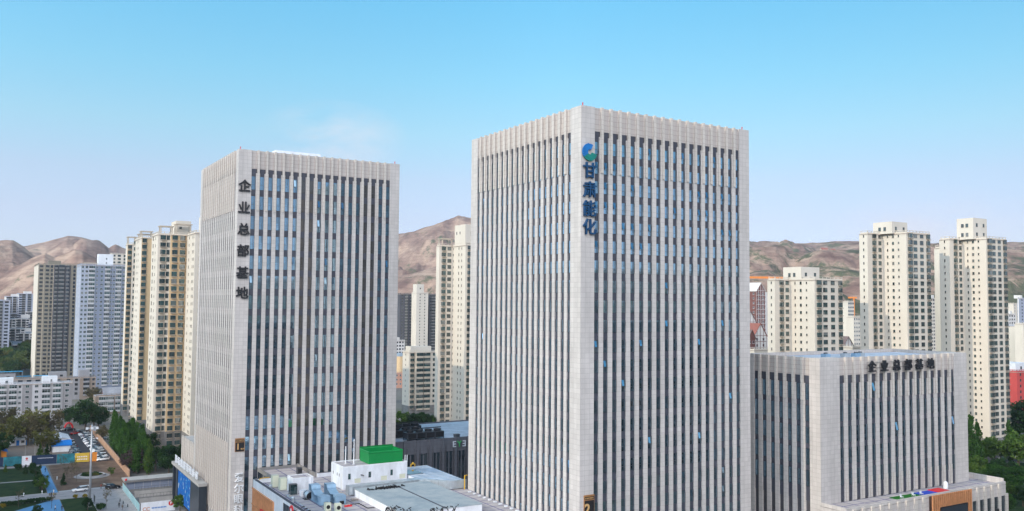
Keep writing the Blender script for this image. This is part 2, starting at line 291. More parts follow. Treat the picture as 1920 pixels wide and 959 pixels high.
# ---------------------------------------------------------------- setting: ground, roads, lawns
def sheet(name, pts, z, mat, kind='structure'):
    mb = MB(); mb.quad([(p[0], p[1], z) for p in pts]); o = mb.build(name, mat); o['kind'] = kind; return o
def absheet(name, ab, z, mat, kind='structure'):
    pts = [W(a, b) for a, b in ab]
    ar = sum(p.x*q.y-q.x*p.y for p, q in zip(pts, pts[1:]+pts[:1]))
    return sheet(name, pts if ar > 0 else pts[::-1], z, mat, kind)
sheet('ground', [(-5200, -5200), (5200, -5200), (5200, 5200), (-5200, 5200)], 0, M['town'])
absheet('bare_ground', [(-170, 243), (-67, 243), (-67, 330), (-170, 330)], .008, M['yard'])
absheet('car_park', [(-67, 236.5), (-53.3, 236.5), (-53.3, 331), (-67, 331)], .012, M['asphalt'])
absheet('soil_patch', [(-76, 184), (-53, 184), (-53, 236.4), (-76, 236.4)], .012, M['dirt'])
absheet('paved_road', [(-240, 171.9), (-68, 171.9), (-68, 183.3), (-240, 183.3)], .014, M['pave'])
absheet('plaza', [(-67.9, 60), (-44, 60), (-44, 183.4), (-67.9, 183.4)], .016, M['pave'])
absheet('side_path', [(-76, 183.4), (-58, 183.4), (-58, 185.4), (-76, 185.4)], .02, M['kerb'])
absheet('blue_path', [(-79.2, 183.4), (-76.2, 183.4), (-76.9, 236), (-78.6, 236)], .024, M['blue_path'])
absheet('blue_court', [(-78.8, 171.8), (-76.6, 171.8), (-76.2, 120), (-101, 120), (-101, 149)], .024, M['blue_path'])
absheet('garden_path', [(-170, 212.5), (-79.4, 207.2), (-79.4, 208.8), (-170, 214.3)], .034, M['pave'])
absheet('back_road', [(-170, 237), (-67, 237), (-67, 240), (-170, 240)], .02, M['pave'])
for nm, ab in (('lawn', [(-170, 183.6), (-79.4, 183.6), (-78.8, 236), (-170, 236)]), ('lawn', [(-76, 100), (-68.1, 100), (-68.1, 171.6), (-76.4, 171.6)]), ('lawn', [(-170, 100), (-101.4, 100), (-101.4, 149), (-79.2, 171.6), (-170, 171.6)])):
    absheet(nm, ab, .028, M['grass'], 'stuff')
k = MB()
for a0, a1, b0, b1 in ((-76.1, -68.0, 171.6, 171.9), (-68.1, -67.8, 60, 171.8), (-170, -79.4, 183.3, 183.6)): k.box(a0, a1, b0, b1, 0, .13)
tag(k.build('kerb', M['kerb'], None, O2, RZ), kind='structure')
def ringwall(name, a, b, r, wd, h, mat, n=36):
    mb = MB()
    for i in range(n):
        t0, t1 = 2*math.pi*i/n, 2*math.pi*(i+1)/n
        p = [(r*math.cos(t0), r*math.sin(t0)), (r*math.cos(t1), r*math.sin(t1)), ((r-wd)*math.cos(t1), (r-wd)*math.sin(t1)), ((r-wd)*math.cos(t0), (r-wd)*math.sin(t0))]
        mb.prism(p, 0, h)
    return mb.build(name, mat, None, W(a, b, .02), RZ)
def disc(r, z, n=36):
    return [(r*math.cos(2*math.pi*i/n), r*math.sin(2*math.pi*i/n), z) for i in range(n)]
mb = MB(); mb.quad(disc(5.8, .03)); tag(mb.build('bed_path', M['pave'], None, W(-63.9, 207.5), RZ), kind='structure')

# ---------------------------------------------------------------- glyphs
def glyph(s, size, mat, parent, loc, rz=0, ext=.12, bold=.03, mirror=False, name='sign_character', wide=1.0):
    c = bpy.data.curves.new(name, 'FONT'); c.body = s; c.size = size; c.extrude = ext; c.offset = bold*size; c.align_x = 'CENTER'; c.align_y = 'CENTER'; c.resolution_u = 3
    t = bpy.data.objects.new('tmp', c); COL.objects.link(t)
    dg = bpy.context.evaluated_depsgraph_get(); me = bpy.data.meshes.new_from_object(t.evaluated_get(dg)); bpy.data.objects.remove(t); bpy.data.curves.remove(c)
    if mirror: me.transform(Matrix.Scale(-1, 4, (1, 0, 0))); me.flip_normals()
    n = len(me.vertices); co = np.empty(n*3); me.vertices.foreach_get('co', co); co = co.reshape(-1, 3)
    if s > '\u2e80': me.transform(Matrix.Translation((-(co[:, 0].min()+co[:, 0].max())/2, -(co[:, 1].min()+co[:, 1].max())/2, 0)))
    me.transform(Matrix.Rotation(math.pi/2, 4, 'X')); me.transform(Matrix.Scale(wide, 4, (1, 0, 0)))
    me.materials.clear(); me.materials.append(mat); me.name = name
    return link(name, me, parent, loc, rz)

# ---------------------------------------------------------------- the finned office buildings
def tower_window(wd, h, dark=False):
    """one tall window of a recess: frame, opening light above a fixed pane, narrow side light"""
    mb = MB(); f = .06; x0, x1 = -wd/2, wd/2
    mb.quad([(x0, 0, 0), (x1, 0, 0), (x1, 0, h), (x0, 0, h)], 1)
    for a, b, c, d in ((x0, x1, 0, f), (x0, x1, h-f, h), (x0, x0+f, f, h-f), (x1-f, x1, f, h-f), (x1-.32*wd, x1-.32*wd+f, f, h-f), (x0+f, x1-.32*wd, .36*h, .36*h+f)):
        mb.box(a, b, -.07, -.004, c, d, 0)
    return mb
def sash_mesh(wd, h):
    mb = MB(); mb.quad([(-wd/2, 0, -h), (wd/2, 0, -h), (wd/2, 0, 0), (-wd/2, 0, 0)], 1)
    for a, b, c, d in ((-wd/2, wd/2, -.05, 0), (-wd/2, wd/2, -h, -h+.05), (-wd/2, -wd/2+.05, -h+.05, -.05), (wd/2-.05, wd/2, -h+.05, -.05)): mb.box(a, b, -.03, .03, c, d, 0)
    return mb
def finned(root, A, B, ztop, z0, capz, fl, winh, first, nR, cR0, cR1, nL, cL0, cL1, finz, pier_drop=1.1, lowfin=None, roofz=None, open_frac=.05, seed=1, blind=(), base=0.0, hid=True, nwin=100, openset=None):
    rn = random.Random(seed); RC = .42
    body = MB(); body.box(RC, A-.3, RC, B-.3, base, capz+.02, 0); body.build('core_wall', M['recess'], root)
    par = MB(); rz_ = roofz or ztop-1.2
    t = .35
    par.box(.3, A-.3, .3, .3+t, capz+.03, ztop-.05); par.box(.3, .3+t, .3+t, B-.3, capz+.03, ztop-.05)
    par.box(A-.3-t, A-.3, .3+t, B-.3, capz+.03, ztop-.05); par.box(.3+t, A-.3-t, B-.3-t, B-.3, capz+.03, ztop-.05)
    par.build('parapet', M['parapet'], root)
    rf = MB(); rf.box(.66, A-.66, .66, B-.66, rz_-.3, rz_); rf.build('roof', M['roofwhite'], root)
    for n_, (x0, x1, y0, y1) in {'corner_pier': (0, cR0, 0, cL0), 'corner_pier.001': (A-cR1, A, 0, cR1), 'corner_pier.002': (0, cL1, B-cL1, B)}.items():
        q = MB(); q.box(x0, x1, y0, y1, base, ztop); q.build('corner_pier', M['stone'], root)
    bw = MB(); bw.box(A-.29, A, cR1+.002, B, base, ztop-.01); bw.box(cL1+.002, A-.3, B-.29, B, base, ztop-.01); bw.build('rear_wall', M['stone'], root)
    wins = []
    for face, n, c0, c1, Ln in (('R', nR, cR0, cR1, A), ('L', nL, cL0, cL1, B)):
        if not n: continue
        span = Ln-c0-c1; g = span/(n*2-1+.0); bay = span/(n-.5); sw = bay*.53      # strip, pier, strip ... strip
        pw = bay-sw
        def X(u0, u1, d0, d1, z0_, z1_, mb, m=0):
            if face == 'R': mb.box(u0, u1, d0, d1, z0_, z1_, m)
            else: mb.box(d0, d1, u0, u1, z0_, z1_, m)
        for i in range(n):
            s0 = c0+i*bay; s1 = s0+sw
            if i < n-1:
                q = MB(); X(s1, s1+pw, .06, RC+.02, base, capz-pier_drop, q); q.build('pier', M['stone'], root)
                fw = bay*.25; f0 = s1+(pw-fw)*.62
                q = MB(); X(f0, f0+fw, -.2, .055, finz, capz-pier_drop-.01, q); X(f0, f0+fw, -.2, .34, capz-pier_drop, ztop+.06, q)
                q.build('fin', M['stone_fin'], root)
                if lowfin and lowfin[0] != lowfin[1] and (face in lowfin[2]):
                    q = MB(); X(f0, f0+fw*.9, -.2, .055, lowfin[0], lowfin[1], q); q.build('fin', M['stone_fin'], root)
            # metal panels of the recess
            q = MB(); pd = RC-.09; X(s0+.003, s1-.003, pd, RC-.004, z0, capz-.004, q)
            z = first-winh
            while z > z0:
                wins.append((face, i, s0, s1, z, (i in blind)))
                z -= fl
            q.build('recess_panel', M['spandrel'], root)
    # windows: the hundred that show largest as parts, the rest in one mesh
    wins.sort(key=lambda q: (q[0] != 'R', -q[4]))
    wd = None; cache = {}; rest = MB(); cnt = 0
    for face, i, s0, s1, z, bl in wins:
        key = (round(s1-s0-.06, 3), bl)
        if key not in cache:
            b_ = tower_window(s1-s0-.06, winh-.06); cache[key] = (b_, b_.mesh('window', [M['tframe'], M['bronze_glass'] if bl else M['tglass']]), sash_mesh((s1-s0-.06)*.62, winh*.52).mesh('open_sash', [M['tframe'], M['tglass']]))
        b_, me, sm = cache[key]; mid = (s0+s1)/2
        loc = (mid, RC-.10, z+.03) if face == 'R' else (RC-.10, mid, z+.03); rz = 0 if face == 'R' else -math.pi/2
        if cnt < nwin and face == 'R':
            o = link('window', me, root, loc, rz); cnt += 1
            if not bl and rn.random() < open_frac:
                sh = link('open_sash', sm, o, (-(s1-s0)*.15, -.08, winh*.93)); sh.rotation_euler = (-R_(rn.uniform(12, 20)), 0, 0)
        else:
            rest.add(b_, Matrix.Translation(loc) @ Matrix.Rotation(rz, 4, 'Z'))
            if bl: rest.m[-len(b_.m):] = [2 if q == 1 else q for q in b_.m]
            elif face == 'R' and rn.random() < open_frac*.3:
                h_ = sash_mesh((s1-s0-.06)*.62, winh*.5); rest.add(h_, Matrix.Translation(Vector(loc)+Vector((-(s1-s0)*.15, -.08, winh*.93))) @ Matrix.Rotation(-R_(14), 4, 'X'))
    o = rest.build('window_rows', [M['tframe'], M['tglass'], M['bronze_glass']], root); o['kind'] = 'stuff'

P1 = Vector((-71.21, 226, 0))
t1 = thing('office_tower', 'left grey stone office tower with dark vertical characters and plaque 1 at its corner', 'office tower', P1)
finned(t1, 45.35, 45.4, 102.2, 8, 97.3, 5.2, 3.65, 95.4, 18, 3.4, 2.9, 18, 2.6, 2.2, 86.3, lowfin=(6, 26, 'L'), seed=3, blind=(6, 7, 14, 15), open_frac=.12)
q = MB(); q.box(13, 26, 12, 22, 100.8, 104.9); q.box(26.01, 31, 12, 22, 100.8, 103.9); q.build('roof_plant_room', M['white'], t1)
for ch, z in zip('企业总部基地', (92.72, 87.01, 81.31, 75.77, 70.09, 64.84)): glyph(ch, 3.25, M['dark_letter'], t1, (1.62, -.32, z), ext=.16, bold=.022)
for ch, z in zip('爱尔眼科', (17.6, 14.85, 12.2, 9.5)): glyph(ch, 2.55, M['white_letter'], t1, (2.05, -.3, z), ext=.16, bold=.008)
def plaque(root, digit, x, z0, z1, wd):
    q = MB(); q.box(x-wd/2, x+wd/2, -.18, -.006, z0, z1, 0); q.box(x-wd/2+.1, x+wd/2-.1, -.22, -.182, z0+.08, z1-1.05, 1); q.box(x-wd/2+.1, x+wd/2-.1, -.22, -.182, z1-.85, z1-.35, 1)
    p = q.build('number_plaque', [M['bronze'], M['black']], root)
    glyph(digit, (z1-z0)*.62, M['gold'], p, (x-wd*.2, -.26, z0+(z1-z0)*.36), ext=.04, bold=.025, name='numeral')
    for i, c in enumerate('号楼'): glyph(c, .48, M['gold'], p, (x+wd*.17+i*.5, -.26, z0+.65), ext=.03, bold=.02, name='small_character')
    for i, c in enumerate('企业总部基地'): glyph(c, .27, M['gold'], p, (x-.85+i*.33, -.25, z1-.6), ext=.02, bold=.02, name='small_character')
plaque(t1, '1', 2.05, 24.1, 27.5, 2.4)
for x, y in ((.5, .5), (44, .4)):
    q = MB(); q.tube((x, y, 102.2), (x, y, 102.7), .1); q.ball((x, y, 102.75), .16, 6); q.build('beacon', M['red'], t1)
# the low wing and the entrance canopy with its lit screen, on the left side of tower 1
q = MB(); q.box(.4, 40, 45.5, 66, 0, 19.2); q.build('rear_wing', M['stone'], t1)
for i in range(7):
    q = MB(); q.box(.0, .39, 47+i*2.6, 48+i*2.6, 12, 19.9); q.build('fin', M['stone_fin'], t1)
q = MB(); q.box(-2.8, -.5, 24, 64, 11.2, 12.0); cp_ = q.build('entrance_canopy', M['conc'], t1)
q = MB(); q.box(-2.6, -.5, 24.3, 35.9, 0, 11.18); q.box(-2.6, -.5, 55.2, 57.5, 0, 11.18); q.box(-2.6, -.5, 61.5, 63, 0, 11.18); q.box(-1.2, -.5, 36, 61.4, 0, 11.17); q.build('canopy_frame', M['screen_off'], t1)
q = MB(); q.box(-2.4, -1.21, 36.1, 55.1, 1.6, 11.0); q.build('screen_case', M['black'], t1)
q = MB(); q.box(-2.46, -2.41, 36.6, 54.6, 2.0, 10.7); q.build('lit_screen', M['led'], t1)
rg = random.Random(5)
for i in range(8):       # white characters too small to read in the photograph: only their strokes
    q = MB(); y0 = 28+i*4.25; hh = 2.3; ww = 3.7
    for k in range(4):
        zz = 12.15+hh*(k+.3)/4; a, b = sorted((rg.uniform(0, .35), rg.uniform(.65, 1))); q.box(-2.3, -2.1, y0+a*ww, y0+b*ww, zz, zz+.34)
    for k in range(3):
        yy = y0+ww*(k+.35)/3; a, b = sorted((rg.uniform(0, .3), rg.uniform(.6, 1))); q.box(-2.35, -2.15, yy, yy+.36, 12.05+a*hh, 12.1+b*hh)
    q.build('sign_character', M['led_letter'], t1)

P2 = Vector((13.43, 170.8, 0))
t2 = thing('office_tower', 'tall central grey stone tower with blue vertical characters and round fan emblem at its corner', 'office tower', P2)
finned(t2, 46.1, 45.1, 101.9, 10, 97.1, 3.94, 2.62, 95.1, 18, 3.3, 3.0, 18, 3.6, 3.0, 88.8, seed=5, open_frac=.2)
for ch, z in zip('甘肃能化', (89.08, 85.28, 81.54, 77.92)): glyph(ch, 3.3, M['blue_letter'], t2, (1.84, -.35, z), ext=.2, bold=.014)
lg = empty('emblem', (1.84, -.3, 92.7)); lg.parent = t2
for k in range(26):
    a0 = R_(62+k*11.9); a1 = a0+R_(9.6); am = (a0+a1)/2
    if k >= 24 : continue
    q = MB(); ri, ro = .5, 1.75*(1 if k > 2 else .93)
    pr = [(ri*math.cos(a0), ri*math.sin(a0)), (ro*math.cos(a0), ro*math.sin(a0)), (ro*math.cos(a1), ro*math.sin(a1)), (ri*math.cos(a1+.1), ri*math.sin(a1+.1))]
    n4 = len(pr); i0 = len(q.v)
    q.v += [(x, -.15, z) for x, z in pr]+[(x, .15, z) for x, z in pr]
    q.f += [(0, 1, 2, 3), (7, 6, 5, 4)]+[(j, (j+4), 4+(j+1) % 4, (j+1) % 4) for j in range(4)]; q.m += [0]*6
    q.build('emblem_blade', M['logo_blue'] if k < 13 else M['logo_green'], lg)
plaque(t2, '2', 2.15, 21.6, 25.85, 2.45)
for x, y in ((.6, .4), (44.5, .5)):
    q = MB(); q.tube((x, y, 101.9), (x, y, 102.4), .1); q.ball((x, y, 102.45), .16, 6); q.build('beacon', M['red'], t2)

P3 = Vector((68.74, 196, 0))
t3 = thing('office_block', 'lower grey stone office block with one row of dark characters along its top', 'office block', P3)
finned(t3, 55.66, 21.3, 51.05, 19.0, 46.97, 4.83, 3.75, 45.2, 16, 6.6, 5.4, 7, 3.0, 1.8, 41.4, pier_drop=1.75, lowfin=(18.9, 23.6, 'R'), roofz=50.2, seed=9, open_frac=.03)
for ch, x in zip('企业总部基地', (17.3, 21.79, 26.38, 30.86, 35.13, 39.63)): glyph(ch, 2.75, M['dark_letter'], t3, (x, -.62, 48.85), ext=.2, bold=.022)
q = MB()
for z in (49.6, 48.4): q.box(15.5, 41.5, -.40, -.36, z, z+.07)
q.build('sign_rail', M['tframe'], t3)
# podium of the office block: parts of the same building
q = MB(); q.box(-.5, 53, -6.9, -.05, 0, 18.6); q.box(55.7, 60, -6.9, 12, 0, 18.6); q.box(53.01, 55.69, -6.89, -.05, 0, 18.59); q.build('podium_wall', M['stone'], t3)
q = MB(); q.box(-.2, 59.7, -6.55, -.06, 18.605, 18.7); q.box(55.72, 59.7, -.05, 11.7, 18.605, 18.7); q.build('podium_roof', M['roofslab'], t3)
q = MB(); q.box(-.5, 60, -6.9, -6.5, 18.71, 19.4); q.box(-.5, -.1, -6.49, -.4, 18.71, 19.5); q.box(59.6, 60, -6.49, 12, 18.71, 20.1); q.box(50.5, 59.59, 2.2, 2.6, 18.72, 20.0); q.build('podium_parapet', M['stone'], t3)
xs = [1.5+i*3.05 for i in range(20)]
for i, x in enumerate(xs):
    if 28.0 < x+.6 < 44.5: continue
    q = MB(); q.box(x, x+.95, -7.3, -6.905, 0, 19.1 if i != 19 else 16.5); q.build('pier', M['stone_fin'], t3)
    if i < 19 and not 28 < x+2.5 < 44.5:
        q = MB(); q.box(x+1.0, x+3.0, -6.97, -6.91, 3, 16.0); q.build('window', M['dglass'], t3)
q = MB(); q.box(28.6, 44.2, -7.6, -6.91, 0, 19.0, 1)
for i in range(20): q.box(28.6+i*.79, 28.6+i*.79+.44, -7.85, -7.605, 0, 19.3, 0)
q.build('slat_panel', [M['slat'], M['slatgap']], t3)
q = MB(); q.box(31.3, 42.0, -8.05, -7.86, 6, 16.4, 0); q.box(31.55, 41.75, -8.08, -8.055, 6.2, 16.15, 1); q.build('dark_screen', [M['black'], M['screen_off']], t3)
for x in (xs[15], xs[17]):
    q = MB(); q.box(x+1.2, x+2.95, -7.25, -7.0, 2, 13.2); bn = q.build('banner', M['black'], t3)
    q = MB()
    for i in range(5): q.box(x+1.45+i*.26, x+1.6+i*.26, -7.28, -7.252, 12.0, 12.25)
    q.build('banner_marks', M['white_letter'], bn)
# small things standing on this podium roof and on the block's roof
def placed(name, label, cat, P, x, y, z, group=None): return thing(name, label, cat, P+DR*x+DL*y+Vector((0, 0, z)), RZ, group)
o = placed('turf_mat', 'strip of bright green artificial turf on the low podium roof before the office block', 'turf', P3, 25.3, -4.3, 18.71); q = MB(); q.box(-5, 3.8, -1.8, 1.8, 0, .12); q.build('turf', M['turf'], o)
o = placed('ground_sheet', 'flat blue sheet lying beside the artificial turf', 'sheet', P3, 32.2, -4.4, 18.71); q = MB(); q.box(-3.0, 2.6, -1.8, 1.8, 0, .25); q.build('sheet', M['bluemat'], o)
o = placed('ground_sheet', 'flat red sheet lying next to the blue one on the podium roof', 'sheet', P3, 37.0, -3.9, 18.71); q = MB(); q.box(-2.1, 2.0, -1.5, 1.5, 0, .4); q.build('sheet', M['red'], o)
o = placed('water_tank', 'small white tank on the podium roof right of the red sheet', 'tank', P3, 41.8, -2.6, 18.71); q = MB(); q.tube((0, 0, 0), (0, 0, 1.2), .55, n=12); q.ball((0, 0, 1.2), .55, 10); q.build('tank', M['white'], o)
for x, lb in ((21.6, 'white folding chair at the left end of the turf'), (26.0, 'white folding chair in the middle of the turf'), (29.0, 'white folding chair at the right end of the turf')):
    o = placed('folding_chair', lb, 'chair', P3, x, -4.8, 18.83)
    q = MB(); q.box(-.3, .3, -.3, .3, .42, .48); q.build('seat', M['white'], o); q = MB(); q.box(-.3, .3, .27, .33, .49, 1.0); q.build('backrest', M['white'], o)
    for sx in (-.26, .26):
        for sy in (-.26, .26): q = MB(); q.tube((sx, sy, 0), (sx, sy, .42), .03, n=5); q.build('leg', M['white'], o)
for x, y, lb, m in ((13, 9, 'blue vent unit on the office block roof, leftmost', 'bluemetal'), (19.5, 8.5, 'pale vent unit second from the left on the office block roof', 'galv'), (22.8, 8.0, 'blue grey vent unit in the middle of the office block roof', 'bluemetal'), (25.2, 8.6, 'rightmost vent unit on the office block roof', 'galv')):
    o = placed('roof_vent', lb, 'vent', P3, x, y, 50.2); q = MB(); q.box(-.9, .9, -.7, .7, .15, 1.1); q.box(-.9, -.7, -.7, .7, 0, .149); q.box(.7, .9, -.7, .7, 0, .149); q.build('case', M[m], o)
    q = MB(); q.tube((0, 0, 1.1), (0, 0, 1.4), .5, .42, n=12); q.build('fan_hood', M['tframe'], o)

# ---------------------------------------------------------------- shopping podium between the towers
pod = thing('shopping_podium', 'low flat-roofed commercial podium joining the two tall grey towers', 'building', O2)
q = MB(); q.box(-42, -.03, -30, 76, 0, 18.55); q.build('wall', M['conc'], pod)
q = MB(); q.box(-41.5, -.03, -29.5, 75.5, 18.555, 18.8); q.build('roof', M['roofslab'], pod)
q = MB(); q.box(-42, -41.5, -30, 76, 18.56, 19.75); q.box(-41.49, -37.2, 75.5, 76, 18.56, 19.8); q.box(-26.3, -9, 75.5, 76, 18.56, 19.8); q.build('parapet', M['white'], pod)
q = MB(); q.box(-42.08, -41.42, -30, 75.4, 19.755, 19.83); q.box(-41.41, -37.2, 75.42, 76.08, 19.805, 19.88); q.box(-26.3, -9, 75.42, 76.08, 19.805, 19.88); q.build('coping', M['roofdark'], pod)
q = MB(); q.box(-42.14, -42.005, 51.6, 75.9, 10, 19.7); q.build('stone_band', M['white'], pod)
q = MB()
for zz0, zz1 in ((14.2, 17.6), (10.0, 14.0)): q.box(-42.3, -42.145, 58.6, 75.8, zz0, zz1, 1)
for i in range(44):
    y = 58.8+i*.385
    for zz0, zz1 in ((14.2, 17.6), (10.0, 14.0)): q.box(-42.42, -42.305, y, y+.2, zz0, zz1, 0)
q.box(-42.5, -42.145, 58.3, 75.9, 14.01, 14.19, 2); q.box(-42.5, -42.145, 58.3, 75.9, 17.61, 17.85, 2); q.box(-42.5, -42.145, 58.2, 58.58, 10, 17.6, 2)
q.build('slat_panel', [M['slat'], M['slatgap'], M['slat']], pod)
q = MB(); q.box(-42.10, -42.005, 20, 51.5, 6, 19.0, 0)
for i in range(16): q.box(-42.18, -42.105, 20+i*2.05, 20.1+i*2.05, 6, 19.0, 1)
q.build('glass_wall', [M['dglass'], M['tframe']], pod)
q = MB(); q.box(-42.9, -42.51, 60.8, 67, 11.4, 14.6); q.build('red_sign', M['red'], pod)
sg = empty('round_sign', (-42.9, 43.0, 19.3)); sg.parent = pod
q = MB(); q.tube((-.12, 0, 0), (.12, 0, 0), .95, n=24); q.build('disc', M['red'], sg)
q = MB(); q.tube((-.17, 0, -.1), (-.125, 0, -.1), .42, n=16); q.box(-.17, -.125, -.22, .22, -.8, -.2); q.build('disc_mark', M['white_letter'], sg)
q = MB()
for i in range(4): q.tube((-42.6, 36+i*2.0, 19.2), (-40.8, 36+i*2.0, 19.9), .07, n=5); q.box(-40.9, -40.5, 35.8+i*2.0, 36.2+i*2.0, 19.84, 20.0)
q.build('flood_light', M['black'], pod)
# link roof at the back towards tower 1
q = MB(); q.box(-36.9, -26.5, 76.2, 90.8, 0, 18.7, 0); q.box(-37.0, -36.905, 76.3, 90.7, 9, 18.6, 1)
for i in range(8): q.box(-37.06, -37.005, 76.3+i*2.05, 76.4+i*2.05, 9, 18.6, 2)
q.build('link_wall', [M['conc'], M['dglass'], M['tframe']], pod)
q = MB(); q.box(-36.6, -26.8, 76.21, 90.5, 18.705, 18.9); q.build('link_roof', M['roofslab'], pod)
q = MB(); q.box(-37.1, -36.61, 76.2, 90.8, 18.71, 19.5); q.box(-36.6, -26.8, 90.51, 90.8, 18.71, 19.6); q.box(-26.79, -26.4, 76.2, 90.8, 18.71, 19.8); q.build('link_coping', M['conc_dark'], pod)

def roofthing(name, label, cat, a, b, z=18.8, group=None): return thing(name, label, cat, W(a, b, z), RZ, group)
o = roofthing('plant_room', 'long white rooftop plant room carrying the green enclosure', 'plant room', -26, 58.5)
q = MB(); q.box(0, 16.4, 0, 8, 0, 5.05); q.build('wall', M['whitewall'], o)
q = MB(); q.box(.25, 16.15, .25, 7.75, 5.055, 5.12); q.build('roof', M['roofslab'], o)
q = MB(); q.box(0, 16.4, 0, .24, 5.06, 5.3); q.box(0, .24, .25, 8, 5.06, 5.3); q.box(.25, 16.4, 7.76, 8, 5.06, 5.3); q.box(16.16, 16.4, .25, 7.75, 5.06, 5.3); q.build('parapet', M['white'], o)
for x in (1.2, 6.3, 11.9):
    wq = MB(); wq.box(x, x+.75, -.06, -.005, 2.2, 3.7, 0); wq.box(x+.08, x+.67, -.09, -.062, 2.3, 3.6, 1); wq.build('window', [M['wframe'], M['aglass']], o)
for x in (2.9, 9.6, 14.4): q = MB(); q.box(x, x+1.5, -.05, -.005, 1.3, 2.2); q.box(x-.1, x+1.6, -.12, -.052, 2.21, 2.32); q.build('vent_grille', M['acbeige'], o)
for y in (2.2, 3.6, 6.3): q = MB(); q.box(-.03, -.005, y, y+.35, 2.7, 3.4); q.build('small_window', M['tframe'], o)
q = MB(); q.box(-.04, -.005, .4, 1.1, 0, 3.5); q.build('door', M['wframe'], o)
q = MB(); q.box(4.4, 4.75, -.5, -.01, 3.0, 3.2); q.tube((4.6, -.5, 3.1), (4.9, -.9, 3.0), .12); q.build('camera_bracket', M['tframe'], o)
o = roofthing('green_enclosure', 'bright green sheet metal enclosure with flared top on the plant room', 'enclosure', -19.2, 59.3, 24.0)
X1, Y1, H1_ = 8.7, 6.0, 2.9
for p0, p1, nrm, hh in (((0, 0), (X1, 0), (0, -1), H1_), ((0, Y1), (0, 0), (-1, 0), H1_), ((X1, 0), (X1, Y1), (1, 0), H1_), ((X1, Y1), (0, Y1), (0, 1), H1_+.45)):
    q = MB(); nx, ny = nrm; a = Vector((p0[0], p0[1], 0)); b = Vector((p1[0], p1[1], 0)); n3 = Vector((nx, ny, 0)); t_ = -n3*.1
    prof = [(0, 0), (0, hh-.55), (.12, hh-.3), (.1, hh-.08), (-.02, hh)]
    for (d0, z0), (d1, z1) in zip(prof, prof[1:]):
        pts = [a+n3*d0+Vector((0, 0, z0)), b+n3*d0+Vector((0, 0, z0)), b+n3*d1+Vector((0, 0, z1)), a+n3*d1+Vector((0, 0, z1))]
        q.quad(pts); q.quad([p+t_ for p in pts[::-1]])
    pts = [a+n3*prof[-1][0]+Vector((0, 0, hh)), b+n3*prof[-1][0]+Vector((0, 0, hh))]; q.quad([pts[0], pts[1], pts[1]+t_, pts[0]+t_])
    q.build('side_panel', M['green'], o)
q = MB(); q.box(.3, X1-.3, .3, Y1-.3, .25, .4); q.build('floor_panel', M['green'], o)
for a, b, h, lb in ((-23.9, 62.5, 4.2, 'thin white post on the plant room, farther from the green enclosure'), (-22.4, 61.0, 6.0, 'taller thin white post on the plant room roof, nearest the green enclosure')):
    o = roofthing('vent_post', lb, 'post', a, b, 23.95); q = MB(); q.tube((0, 0, 0), (0, 0, h), .14, .1, n=8); q.build('pole', M['white'], o); q = MB(); q.box(-.25, .25, -.25, .25, 0, .12); q.build('base_plate', M['wframe'], o)
o = roofthing('ladder_hoop', 'white looped ladder rail at the right end of the plant room', 'ladder', -10.1, 58.6, 23.9)
for dx in (0, .55): q = MB(); q.path([(dx, 0, 0), (dx, 0, 1.3), (dx+.1, .2, 1.55), (dx+.2, .6, 1.55), (dx+.2, .8, 1.3), (dx+.2, .8, 0)], .05); q.build('rail', M['white'], o)
o = roofthing('stair_hut', 'small white stair hut with a ladder on the podium roof', 'hut', -37.4, 60)
q = MB(); q.box(0, 4.8, 0, 4.2, 0, 3.3); q.build('wall', M['whitewall'], o); q = MB(); q.box(.2, 4.6, .2, 4.0, 3.305, 3.36); q.build('roof', M['roofslab'], o)
q = MB(); q.box(0, 4.8, 0, .19, 3.31, 3.5); q.box(0, .19, .2, 4.2, 3.31, 3.5); q.box(4.61, 4.8, .2, 4.2, 3.31, 3.5); q.box(.2, 4.6, 4.01, 4.2, 3.31, 3.5); q.build('parapet', M['white'], o)
q = MB()
for dx in (3.0, 3.45): q.tube((dx, -.2, 0), (dx, -.2, 4.3), .035, n=5)
for i in range(10): q.tube((3.0, -.2, .4+i*.38), (3.45, -.2, .4+i*.38), .025, n=4)
q.build('ladder', M['wframe'], o); q = MB(); q.tube((4.2, -.12, 0), (4.2, -.12, 3.5), .09); q.build('drain_pipe', M['white'], o)
o = roofthing('glass_booth', 'narrow glazed booth standing against the white stair hut', 'booth', -38.3, 58.8)
q = MB(); q.box(0, 1.5, 0, 1.2, .1, 2.2); q.build('pane', M['aglass'], o); q = MB()
for x in (-.05, 1.45):
    for y in (-.05, 1.15): q.box(x, x+.1, y, y+.1, 0, 2.3)
q.box(-.1, 1.6, -.1, 1.3, 2.31, 2.4); q.build('frame', M['tframe'], o)
o = roofthing('vent_hatch', 'low white hatch with one dark opening before the stair hut', 'hatch', -36.6, 56.4)
q = MB(); q.box(0, 2.3, 0, 1.2, 0, 1.25); q.build('case', M['white'], o); q = MB(); q.box(.6, 1.75, -.04, -.005, .4, .95); q.build('opening', M['tframe'], o)
for a, b, lb in ((-39.6, 68.5, 'tall cream cabinet at the roof edge, farther of the two'), (-38.9, 64.6, 'tall cream cabinet at the roof edge, next to the glass booth')):
    o = roofthing('roof_cabinet', lb, 'cabinet', a, b); q = MB(); q.box(0, 1.5, 0, 1.5, .1, 2.8); q.build('case', M['acbeige'], o); q = MB(); q.box(.1, .7, -.03, -.005, .4, 2.5); q.box(.8, 1.4, -.03, -.005, .4, 2.5); q.build('door', M['acbeige'], o); q = MB(); q.box(.1, 1.4, .1, 1.4, 0, .1); q.build('base', M['tframe'], o)
